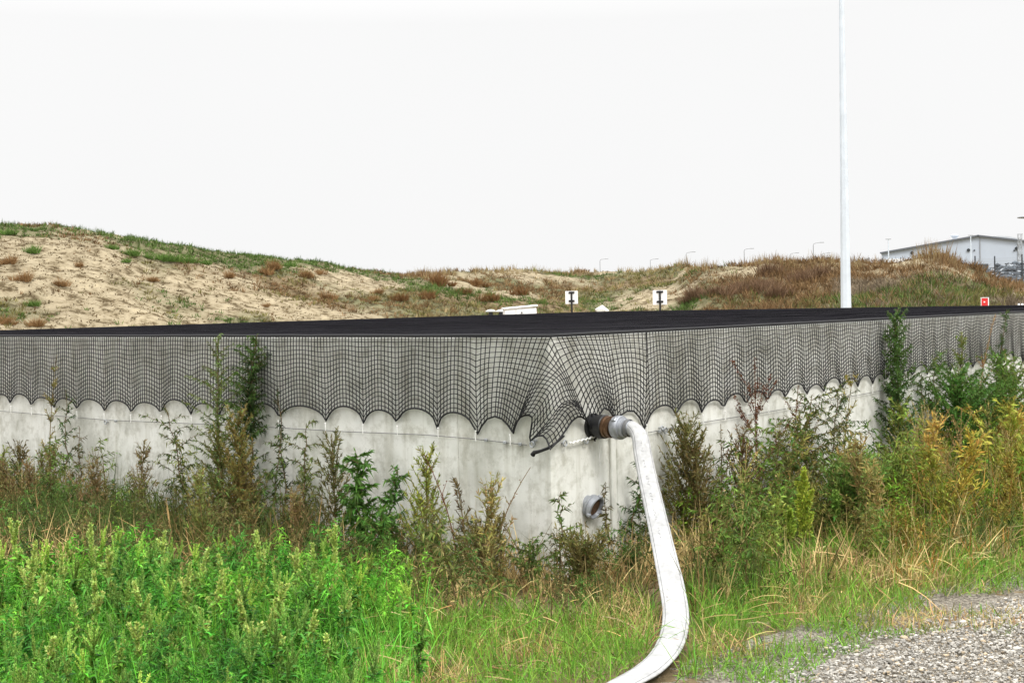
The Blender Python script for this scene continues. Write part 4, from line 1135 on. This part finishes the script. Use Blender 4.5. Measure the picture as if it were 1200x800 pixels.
W('tall_weed', mugwort, 276, 390, .30, 'tall dark green weed, right stem of the clump overtopping the net', spread=.55, nbr=34, dens=90, col=(.06, .11, .024), upr=1.0, lean=.05)
W('wall_weed', mugwort, 290, 412, .2, 'bushy dark green weed top hanging beside the tallest stems', spread=.34, nbr=24, dens=100, col=(.035, .065, .02), lo=.55)
W('wall_weed', feathery, 276, 478, .75, 'dense yellow brown feathery weed at the foot of the tall clump', col=(.20, .17, .05), width=.22, n=70)
W('wall_weed', feathery, 258, 500, .8, 'olive feathery weed left of the yellow brown one', col=(.12, .13, .035), width=.22, n=50)
W('wall_weed', mugwort, 330, 452, .15, 'slim dark sprig standing against the net right of the tall clump', spread=.16, nbr=9, dens=60, col=(.03, .05, .018), lo=.35)
W('wall_weed', mugwort, 352, 492, .35, 'arching olive weed with drooping twigs right of the tall clump', spread=.5, nbr=14, dens=52, col=(.10, .13, .035), droop=.6)
W('wall_weed', mugwort, 316, 500, .45, 'loose green weed between the tall clump and the arching one', spread=.4, nbr=12, dens=55, col=(.08, .12, .03), droop=.5)
W('wall_weed', feathery, 388, 505, .5, 'brownish green feathery weed left of the bright leafy one', col=(.12, .12, .04), width=.2, n=44)
W('leafy_weed', mugwort, 418, 523, .55, 'fresh green leafy weed with broad pointed leaves on the wall', spread=.34, nbr=18, dens=80, leaf=.075, wide=.30, col=(.075, .16, .03), upr=.8)
W('leafy_weed', mugwort, 446, 545, .5, 'smaller fresh green leafy weed right of the bigger one', lean=.12, spread=.28, nbr=12, dens=75, leaf=.065, wide=.30, col=(.07, .15, .03))
W('wall_weed', feathery, 494, 526, .5, 'bright yellow green feathery weed in the middle of the left wall', col=(.24, .27, .05), width=.20, n=60)
W('wall_weed', dock, 530, 528, .4, 'thin brown dead stalk leaning right of the yellow green weed', lean=-.25, nbr=4, spread=.15, dens=60)
W('wall_weed', feathery, 541, 556, .35, 'slim brown clump left of the wall joint', col=(.13, .10, .045), width=.10, n=22)
W('wall_weed', dock, 572, 545, .3, 'bare dry grass stalk leaning right on the concrete', lean=.35, nbr=3, spread=.1, dens=60, col=(.18, .13, .07))
W('wall_weed', dock, 612, 583, .35, 'bent dry stem near the tank corner', lean=-.5, nbr=3, spread=.3, dens=10, col=(.16, .12, .07))
W('wall_weed', mugwort, 650, 571, .25, 'small green sprig right at the tank corner', spread=.2, nbr=9, dens=60, col=(.08, .13, .03))
W('wall_weed', mugwort, 709, 560, .15, 'little brownish sprig beside the lower drain coupling', spread=.12, nbr=7, dens=60, col=(.13, .12, .04))
W('wall_weed', mugwort, 738, 523, .15, 'dark green sprig climbing between the joint strip and the hose', spread=.2, nbr=12, dens=75, col=DG, lean=.1)
W('wall_weed', mugwort, 752, 575, .2, 'low dark weed right behind the hose', spread=.26, nbr=10, dens=70, col=(.06, .09, .025))
# ---- against the right wall
W('wall_weed', feathery, 800, 492, .30, 'dense olive feathery bush immediately right of the hose', col=(.16, .155, .05), width=.26, n=85)
W('wall_weed', feathery, 818, 520, .5, 'lower brown feathery bush right of the hose', col=(.15, .125, .045), width=.26, n=60)
W('wall_weed', dock, 843, 492, .3, 'thin dark seed stalk left of the big dead dock', nbr=7, spread=.3, dens=110, col=(.12, .085, .04))
W('dead_dock', dock, 884, 418, .25, 'tall dead red brown dock stalk in front of the right net', nbr=16, spread=.62, dens=230, col=(.135, .062, .036))
W('dead_dock', dock, 925, 448, .35, 'shorter dead brown dock stalk leaning right', nbr=8, spread=.4, dens=150, lean=.06, col=(.15, .09, .045))
W('wall_weed', mugwort, 940, 462, .55, 'large spreading weed with long drooping twigs over the right wall', spread=.85, nbr=24, dens=62, col=(.08, .11, .028), droop=.35, upr=.65, lcol2=(.20, .19, .06))
W('wall_weed', mugwort, 972, 448, .35, 'dark twiggy weed left of the bare patch of right wall', spread=.55, nbr=18, dens=60, col=(.06, .09, .025), droop=.3)
W('wall_weed', feathery, 985, 432, .2, 'yellow sprig against the right net', col=(.30, .25, .06), width=.12, n=26)
W('wall_weed', feathery, 868, 500, .5, 'reddish brown feathery weed under the dead dock', col=(.15, .10, .045), width=.24, n=54)
W('wall_weed', mugwort, 905, 500, .7, 'olive twiggy weed in front of the dead dock', spread=.5, nbr=16, dens=60, col=(.12, .13, .035))
W('tall_weed', mugwort, 1052, 360, .35, 'tall dense dark green weed column rising above the net at right', spread=.5, nbr=54, dens=110, col=(.07, .135, .03), upr=1.5, leaf=.045)
W('tall_weed', mugwort, 1046, 440, .25, 'dark weed growing at the foot of the green column', spread=.34, nbr=20, dens=80, col=(.035, .06, .02))
W('tall_weed', mugwort, 1166, 358, .4, 'slim tall dark weed rising above the net near the right edge', spread=.20, nbr=26, dens=90, col=(.06, .11, .03), upr=1.6)
W('wall_weed', feathery, 1124, 386, .4, 'light green feathery weed top against the right net', col=(.17, .23, .05), width=.2, n=60)
W('wall_weed', dock, 1140, 366, .4, 'dry orange stalk slanting across the right net', lean=.14, nbr=8, spread=.28, dens=140, col=(.32, .20, .08))
W('wall_weed', dock, 1190, 405, .4, 'dry orange stalk at the right picture edge', lean=-.1, nbr=8, spread=.35, dens=140, col=(.34, .22, .08))
W('green_bush', mugwort, 1120, 440, .8, 'dense fresh green bush below the light green feathery weed', spread=1.0, nbr=48, dens=95, col=(.075, .17, .03), upr=1.2)
W('green_bush', mugwort, 1150, 452, 1.0, 'dense fresh green bush, middle of the right hand growth', spread=1.0, nbr=48, dens=95, col=(.085, .17, .03), upr=1.2)
W('green_bush', mugwort, 1185, 430, .7, 'yellowish green bush at the right edge below the net', spread=.9, nbr=44, dens=90, col=(.15, .20, .04), upr=1.1)
W('wall_weed', mugwort, 1100, 415, .5, 'wispy green weed between the dark column and the light feathery top', spread=.5, nbr=24, dens=70, col=(.10, .17, .035), droop=.2)
W('green_bush', mugwort, 1178, 412, .9, 'tall green bush crossing the net hem near the right edge', spread=.7, nbr=36, dens=85, col=(.11, .20, .035), upr=1.2)
W('wall_weed', mugwort, 1082, 435, .45, 'twiggy weed right of the green column', spread=.42, nbr=18, dens=60, col=(.07, .11, .028), droop=.4)
W('wall_weed', feathery, 1172, 480, 1.3, 'golden yellow feathery weed in front of the green bushes', col=(.34, .28, .05), width=.3, n=90)
W('wall_weed', feathery, 1195, 520, 1.4, 'golden feathery weed at the lower right edge', col=(.32, .27, .06), width=.3, n=80)
W('pigweed', spire, 940, 545, 1.75, 'bright lime green pigweed spire in front of the right weeds', col=(.40, .47, .07), lcol=(.20, .30, .05), spike=.72, rad=.075, nside=18, nleaf=40, dn=4.0)
W('pigweed', spire, 922, 590, 1.75, 'smaller lime green spire left of the brightest one', col=(.30, .40, .06), lcol=(.15, .26, .04), spike=.6, rad=.05, nside=8, dn=3.0)
W('pigweed', spire, 976, 572, 1.75, 'pale green spire right of the brightest one', col=(.20, .32, .06), lcol=(.12, .24, .04), spike=.6, rad=.05, nside=10, dn=3.0)
W('green_bush', feathery, 1000, 570, 1.8, 'soft green feathery plant at the verge', col=(.14, .24, .05), width=.34, n=90, leaf=.035)
W('green_bush', feathery, 1030, 560, 1.7, 'yellow green feathery plant left of the orange dry grass', col=(.19, .25, .05), width=.36, n=90, leaf=.035)
W('leafy_weed', mugwort, 830, 655, 1.25, 'dark leafy weed close beside the lower hose', spread=.26, nbr=14, dens=110, leaf=.06, wide=.4, col=(.055, .11, .03))
W('leafy_weed', mugwort, 893, 640, 1.6, 'fresh green low weed left of the verge grass', spread=.28, nbr=14, dens=90, leaf=.05, col=(.09, .20, .03))

# ---- plants by the hidden middle
for k, (px, top, off, fn, kw, l) in enumerate([
    (440, 590, 1.0, mugwort, dict(spread=.35, nbr=14, dens=80, leaf=.06, col=(.08, .17, .03)), 'green leafy weed low in front of the left wall'),
    (500, 610, .9, mugwort, dict(spread=.4, nbr=14, dens=70, leaf=.05, col=(.10, .16, .035)), 'mid green weed below the yellow green feathery one'),
    (560, 620, .7, feathery, dict(col=(.15, .13, .045), width=.22, n=50), 'brownish weed low beneath the wall joint'),
    (620, 630, .6, mugwort, dict(spread=.35, nbr=14, dens=70, col=(.09, .14, .03)), 'green weed low below the net tip'),
    (680, 640, .6, feathery, dict(col=(.16, .15, .05), width=.22, n=50), 'olive feathery weed low below the drain coupling'),
    (735, 640, .6, mugwort, dict(spread=.3, nbr=12, dens=70, col=(.07, .12, .03)), 'dark green weed low just left of the hose')]):
    W('wall_weed', fn, px, top, off, l, **kw)

def spare(x, y):                    # keep the view on the bright spires open
    px = 600 + F * x / y
    return ~(((np.abs(px - 938) < 46) & (y < 9.0)) | ((np.abs(px - 976) < 22) & (y < 8.9)))
# the hose lies on the plants and keeps its own strip clear
hose_g = hp[arc > 0.55]
def clear(x, y, w=.10):
    keep = np.ones(len(x), bool)
    for p in hose_g[::2]:
        low = 1 if p[2] < .45 else 0
        dx, dy = x - p[0], y - p[1]
        keep &= ~((np.abs(dx) < w) & (np.abs(dy) < w)) if low else keep | True
        if p[2] < .30: keep &= ~((np.abs(dx + .02) < w * .9) & (dy < 0) & (dy > -.22))
    return keep
# ---- masses -------------------------------------------------------
def scatter(n, f):
    pass
# signed distance in front of the walls
def off_wall(x, y):
    a = (x - N[0]) * nL[0] + (y - N[1]) * nL[1]; b = (x - N[0]) * nR[0] + (y - N[1]) * nR[1]
    return np.maximum(a, b)
def pxof(x, y): return 600 + F * x / y
STRAW = np.array([.50, .38, .17]); STRAW2 = np.array([.31, .20, .085]); ORANGE = np.array([.40, .22, .06]); GRN = np.array([.10, .21, .03])
# dry grass along both walls
dg = MB()
n = 150000
x = U(-7.5, 6.8, n); y = U(5.0, 14.5, n); o = off_wall(x, y); px = pxof(x, y); q = qroad(x, y)
left = px < 620
bedfront = np.where(px < 420, 7.9 + .35 * (fbm(x * 1.5, x * 0 + 1) - .5), 6.6)
dens = np.where(left, np.clip(1.1 - o / 4.2, 0.15, 1), 1.0) * (fbm(x * 1.2, y * 1.2) > .38)
dens = dens * np.where(px > 850, .75, 1)
ok = clear(x, y) & (o > .03) & (o < 3.6) & (q > np.where((px > 790) & (px < 1010), .95, .6)) & (y > bedfront + np.where(px < 440, rng.normal(.25, .45, n), 0)) & (rng.random(n) < dens)
x, y, o, px, q = x[ok], y[ok], o[ok], px[ok], q[ok]; n = len(x)
z = gz(x, y) - .03
h = U(.16, .52, n) * np.where(px > 1040, 1.25, 1) * np.where(px < 620, 1.12 - .1 * o, 1) * np.clip(.35 + (q - .5) * .8, .35, 1)
h *= np.where(px < 440, np.clip((y - 7.5) / 1.3, .35, 1), 1)
h *= np.where((px > 400) & (px < 800), np.clip((y - 6.2) / 2.2, .25, 1) * .85, 1)
a = U(0, 2 * PI, n); ln = np.abs(rng.normal(0, .55, n))
dirs = np.stack([np.cos(a) * ln, np.sin(a) * ln, np.ones(n)], 1)
tn = fbm(x * .9 + 9, y * .9, 3) + rng.normal(0, .12, n)
c = np.where((tn > .56)[:, None], STRAW, np.where((tn > .46)[:, None], STRAW2, np.where((tn > .38)[:, None], np.array([.14, .13, .04]), np.array([.07, .10, .028]))))
rg = (px > 1040) & (tn > .42); c = np.where(rg[:, None], np.where((rng.random(n) < .5)[:, None], ORANGE, STRAW), c)
c = np.clip(c * (1 + rng.normal(0, .25, (n, 1))), .01, .8)
dg.blades(np.stack([x, y, z], 1), dirs, h * 1.15, U(.004, .0085, n), [.8, 1, .75, .1], U(.05, .75, n), c)
# fallen straw lying about
m = 7000
x = U(-7, 6.5, m); y = U(5.2, 14, m); o = off_wall(x, y); q = qroad(x, y); px = pxof(x, y)
ok = clear(x, y, .2) & (o > .1) & (o < 3.0) & (q > .35) & ((px > 420) | (y > 7.8)); x, y = x[ok], y[ok]; m = len(x)
a = U(0, 2 * PI, m)
dg.blades(np.stack([x, y, gz(x, y) + U(.01, .16, m)], 1), np.stack([np.cos(a), np.sin(a), rng.normal(0.05, .25, m)], 1), U(.06, .26, m), U(.0025, .005, m), [1, 1, .9, .6], U(-.1, .5, m), jitter(STRAW, m, .3))
tag(dg.build('dry_grass', M_dry), 'tangled straw coloured dry grass along the foot of the tank walls', 'dry grass', kind='stuff')

# low leafy undergrowth mixed in the dry belt
ug = MB()
protos = []; DM = 1.0
for k in range(7):
    c = [(.07, .12, .028), (.10, .13, .035), (.055, .09, .022), (.13, .12, .04), (.08, .16, .03), (.15, .13, .045), (.11, .17, .03)][k]
    pl = mugwort(1.0, spread=.55, nbr=13, dens=58, leaf=.095, col=c, lo=.1, upr=.8)
    pm_ = MB(); pm_.extend(pl['stem'][0]); pm_.extend(pl['foliage'][0]); protos.append(pm_.merged())
n = 4200
x = U(-7.5, 6.8, n); y = U(5.0, 14.5, n); o = off_wall(x, y); px = pxof(x, y); q = qroad(x, y)
bedfront = np.where(px < 420, 7.7, 6.7)
ok = spare(x, y) & clear(x, y, .3) & (o > .1) & (o < 3.8) & (q > .75) & (y > bedfront) & ((px > 620) | (rng.random(n) < .55)); x, y, o, px, q = x[ok], y[ok], o[ok], px[ok], q[ok]
print('undergrowth', len(x))
for k in range(len(x)):
    a = U(0, 6.28); s = U(.2, .46) * (1.0 if px[k] < 620 else 1.15) * min(1, .4 + (q[k] - .6) * .8)
    if 400 < px[k] < 800: s *= max(.3, min(1, (y[k] - 6.2) / 2.0)) * .9
    Mx = np.array([[math.cos(a), -math.sin(a), 0], [math.sin(a), math.cos(a), 0], [0, 0, 1]]) * s
    tint = np.array([1, 1, 1]) * U(.75, 1.25)
    if px[k] > 760: tint = tint * np.array([1.3, 1.4, 1.0])
    if px[k] > 1040: tint = tint * np.array([1.25, 1.05, .8])
    ug.extend(protos[rng.integers(0, 7)], Mx, (x[k], y[k], float(gz(x[k], y[k])) - .02), tint)
air = []
for k in range(9):
    if k in (0, 1, 2): pl = dock(1.0, nbr=14, spread=.5, dens=60, col=[(.16, .095, .05), (.20, .15, .07), (.13, .10, .045)][k])
    elif k in (3, 4, 5): pl = mugwort(1.0, spread=.6, nbr=15, dens=70, leaf=.075, col=[(.085, .125, .03), (.13, .14, .04), (.06, .10, .025)][k - 3], droop=.5, lo=.15, upr=.8)
    else: pl = feathery(1.0, col=[(.17, .145, .05), (.13, .15, .04), (.20, .15, .065)][k - 6], width=.24, n=34, dens=42, leaf=.05)
    pm_ = MB()
    for v_ in pl.values(): pm_.extend(v_[0])
    air.append(pm_.merged())
n = 2300
x = U(-7.5, 6.8, n); y = U(7.0, 14.8, n); o = off_wall(x, y); px = pxof(x, y); q = qroad(x, y)
rgt = px > 760
ok = spare(x, y) & clear(x, y, .25) & (o > .08) & (o < np.where(rgt, 1.7, 1.1)) & (q > .8) & ((px < 590) | (px > 800)) & (rng.random(n) < np.where(rgt, .58, .34)) & (fbm(x * 1.1 + 7, y * 1.1) > .34)
ok &= ~((np.abs(px - 1020) < 28) & (rng.random(n) < .8))
x, y, o, px, q = x[ok], y[ok], o[ok], px[ok], q[ok]
print('airy weeds', len(x))
for k in range(len(x)):
    a = U(0, 6.28); sc = U(.42, .78) * (1.12 if px[k] > 760 else .95) * min(1, .55 + (q[k] - .7) * .5)
    lx, ly = rng.normal(0, .16, 2)
    Mx = np.array([[math.cos(a), -math.sin(a), lx], [math.sin(a), math.cos(a), ly], [0, 0, 1]]) * sc
    kk = rng.integers(0, 9); tint = np.array([1, 1, 1]) * U(.95, 1.75)
    if px[k] > 760: tint = tint * np.array([1.15, 1.25, 1.0])
    if px[k] > 1060 and kk > 2: tint = tint * np.array([1.35, 1.15, .8])
    ug.extend(air[kk], Mx, (x[k], y[k], float(gz(x[k], y[k])) - .02), tint)
tag(ug.build('undergrowth', M_leaf), 'low olive and green undergrowth between the dry grass and the walls', 'undergrowth', kind='stuff')

# bright green bed at the left
gb = MB()
bp = []
for k in range(8):
    c = [(.10, .31, .028), (.075, .26, .024), (.055, .18, .024), (.14, .36, .036)][k % 4]
    if k < 4: pl = spire(1.0, col=(.32, .47, .10), lcol=c, spike=.5, rad=.026, dn=1.5, leaf=.13, nleaf=80, nside=8)
    else: pl = mugwort(1.0, spread=.42, nbr=13, dens=[60, 75, 66, 55][k - 4], leaf=[.12, .09, .14, .11][k - 4], wide=[.16, .19, .15, .21][k - 4], col=c, scol=(.10, .16, .04), lo=.15, upr=1.2)
    pm_ = MB()
    for v_ in pl.values(): pm_.extend(v_[0])
    bp.append(pm_.merged())
n = 1350
x = U(-3.9, -.2, n); y = U(4.6, 8.3, n); px = pxof(x, y)
edge_ = 415 + 110 * (fbm(y * 1.5, y * 0 + 4) - .5) + rng.normal(0, 40, n)
ok = (px < edge_) & (px > -170) & (y < 8.0 + .5 * (fbm(x * 1.4, x * 0 + 1) - .5)); x, y = x[ok], y[ok]
print('bed plants', len(x))
for k in range(len(x)):
    a = U(0, 6.28); s = U(.20, .46) * (1 + .3 * (fbm(x[k] * 1.2, y[k] * 1.2) - .5))
    lx, ly = rng.normal(0, .14, 2)
    Mx = np.array([[math.cos(a), -math.sin(a), lx], [math.sin(a), math.cos(a), ly], [0, 0, 1]]) * s
    tt_ = fbm(x[k] * 1.5 + 5, y[k] * 1.5, 3)
    tint = np.array([1, 1, 1]) * U(.65, 1.4) * (1 if tt_ < .5 else np.array([1.18, 1.08, 1.0]))
    if tt_ < .40: tint = tint * np.array([.75, .85, .9])
    kk = rng.integers(0, 4) if rng.random() < .6 else rng.integers(4, 8)
    gb.extend(bp[kk], Mx, (x[k], y[k], float(gz(x[k], y[k])) - .02), tint)
n = 42000
x = U(-3.9, -.4, n); y = U(4.6, 8.2, n); px = pxof(x, y); ok = (px < 440 + rng.normal(0, 55, n)) & (fbm(x * 2, y * 2) > .36); x, y = x[ok], y[ok]; n = len(x)
a = U(0, 6.28, n); ln = np.abs(rng.normal(0, .5, n))
gb.blades(np.stack([x, y, gz(x, y) - .02], 1), np.stack([np.cos(a) * ln, np.sin(a) * ln, np.ones(n)], 1), U(.16, .42, n), U(.003, .007, n), [.8, 1, .7, .1], U(.1, .8, n), jitter((.15, .38, .045), n, .4))
tag(gb.build('green_weed_bed', M_leaf), 'dense bright green bed of leafy weeds and grass filling the lower left', 'weed bed', kind='stuff')
# individual seed spikes sticking out of the bed
spk = [(15, 605, 7.4, .0), (22, 630, 6.9, .1), (60, 648, 7.1, .0), (38, 668, 6.6, .0), (104, 665, 6.6, 0), (120, 640, 7.2, 0), (82, 700, 6.2, 0), (165, 680, 6.4, -.1), (205, 655, 6.9, .15), (218, 640, 7.2, .1),
       (240, 665, 6.6, .2), (262, 645, 7.0, 0), (282, 690, 6.3, 0), (300, 700, 6.2, .05), (318, 680, 6.5, 0), (340, 640, 7.1, 0), (362, 635, 7.2, 0), (372, 665, 6.7, .1), (395, 690, 6.4, 0), (150, 725, 6.0, 0), (270, 730, 6.0, .25),
       (350, 715, 6.2, 0), (130, 760, 5.8, 0), (190, 740, 5.9, .1), (230, 710, 6.2, 0), (320, 745, 5.9, 0), (375, 750, 5.9, 0), (45, 745, 5.9, .1), (10, 720, 6.1, 0), (100, 612, 7.7, 0), (180, 620, 7.6, .1), (300, 618, 7.6, 0), (385, 615, 7.6, .1)]
for px, top, d, le in spk:
    h = max(.3, hgt(px, top, d))
    pl = spire(h, col=(.44, .54, .15), lcol=(.14, .29, .05), dn=2.2, spike=.5, rad=.019, leaf=.06, nleaf=30, nside=4, lean=(le + rng.normal(0, .06), 0))
    place('seeding_weed', pl, px, d, 'upright green weed with a pale seed spike rising from the bright green bed', 'weed', 'seed spikes in the green bed', rz=0.0)

# short verge grass and the grass under the hose
vg_ = MB()
n = 190000
x = U(-1.2, 6.5, n); y = U(4.6, 12.5, n); q = qroad(x, y); px = pxof(x, y); o = off_wall(x, y)
patch = fbm(x * 1.6 + 3, y * 1.6, 3)
thr = np.interp(q, [-.25, 0, .25, .5, .8], [.62, .55, .47, .38, .30])
ok = clear(x, y, .08) & (q > -.3) & (q < 2.0) & (patch > thr) & (o > .8) & (px > 395 + 40 * patch) & ((px > 800) | (y < 7.6)) & (rng.random(n) < .85)
x, y, q, px, patch = x[ok], y[ok], q[ok], px[ok], patch[ok]; n = len(x)
h = U(.035, .11, n) * (1 + .9 * (q > .3) + .5 * (q > .7)); a = U(0, 6.28, n); ln = np.abs(rng.normal(0, .7, n))
c = jitter((.16, .31, .04), n, .32); tn = fbm(x * 2 + 40, y * 2, 3) + rng.normal(0, .10, n)
m = tn > .67; c[m] = jitter(STRAW, m.sum(), .3); m = (tn > .56) & ~m; c[m] = jitter((.20, .22, .05), m.sum(), .25)
vg_.blades(np.stack([x, y, gz(x, y) - .015], 1), np.stack([np.cos(a) * ln, np.sin(a) * ln, np.ones(n)], 1), h * 1.2, U(.0025, .0055, n), [.8, 1, .7, .1], U(.1, .8, n), c)
tag(vg_.build('verge_grass', M_leaf), 'short patchy green and straw grass on the verge beside the gravel road', 'grass', kind='stuff')

# ------------------------------------------------------------------ light, sky, camera
w = bpy.data.worlds.new('World'); scene.world = w; w.use_nodes = True
nt = w.node_tree; L = nt.links.new; bg = nt.nodes['Background']
sky = nd(nt, 'ShaderNodeTexSky'); sky.sky_type = 'NISHITA'; sky.sun_disc = False
SE, SA = math.radians(48), math.radians(150)        # sun direction: behind the camera, to the right
sky.sun_elevation = SE; sky.sun_rotation = SA; sky.dust_density = 4.0
hs = nd(nt, 'ShaderNodeHueSaturation', Saturation=0.08, Value=0.35); L(sky.outputs[0], hs.inputs['Color'])
tc = nd(nt, 'ShaderNodeTexCoord'); sx = nd(nt, 'ShaderNodeSeparateXYZ'); L(tc.outputs['Generated'], sx.inputs[0])
mr = nd(nt, 'ShaderNodeMapRange'); L(sx.outputs['Z'], mr.inputs['Value'])
mr.inputs['From Min'].default_value = 0.20; mr.inputs['From Max'].default_value = 0.9; mr.inputs['To Min'].default_value = 6.95; mr.inputs['To Max'].default_value = 25.0
cn = noise(nt, 2.2, 5, 0.55, tc.outputs['Generated'])
mr2 = nd(nt, 'ShaderNodeMapRange'); L(cn.outputs['Fac'], mr2.inputs['Value']); mr2.inputs['To Min'].default_value = 0.975; mr2.inputs['To Max'].default_value = 1.025
ml = nd(nt, 'ShaderNodeMath', operation='MULTIPLY'); L(mr.outputs[0], ml.inputs[0]); L(mr2.outputs[0], ml.inputs[1])
cc = nd(nt, 'ShaderNodeCombineColor'); 
for k in range(3): L(ml.outputs[0], cc.inputs[k])
mx = nd(nt, 'ShaderNodeMixRGB', blend_type='MIX', Fac=0.06); L(cc.outputs[0], mx.inputs[1]); L(hs.outputs[0], mx.inputs[2])
L(mx.outputs[0], bg.inputs['Color']); bg.inputs['Strength'].default_value = 0.105
sun = bpy.data.lights.new('Sun', 'SUN'); sun.energy = 1.5; sun.angle = math.radians(14); sun.color = (1, .97, .92)
so_ = bpy.data.objects.new('Sun', sun); COL.objects.link(so_)
sdir = Vector((math.sin(SA) * math.cos(SE), math.cos(SA) * math.cos(SE), math.sin(SE)))
so_.rotation_euler = (-sdir).to_track_quat('-Z', 'Y').to_euler(); so_.location = sdir * 40

cam = bpy.data.cameras.new('Camera'); co = bpy.data.objects.new('Camera', cam); COL.objects.link(co)
cam.sensor_width = 36; cam.lens = 36 * F / 1200; cam.sensor_fit = 'HORIZONTAL'; cam.clip_end = 6000; cam.clip_start = 0.05
Mw = Matrix(((RT[0], UP[0], -fw[0], EYE[0]), (RT[1], UP[1], -fw[1], EYE[1]), (RT[2], UP[2], -fw[2], EYE[2]), (0, 0, 0, 1)))
co.matrix_world = Mw
scene.camera = co
scene.view_settings.view_transform = 'Standard'; scene.view_settings.look = 'None'; scene.view_settings.exposure = 0.45; scene.view_settings.gamma = 1
scene.cycles.max_bounces = 6; scene.cycles.diffuse_bounces = 3; scene.cycles.transmission_bounces = 3
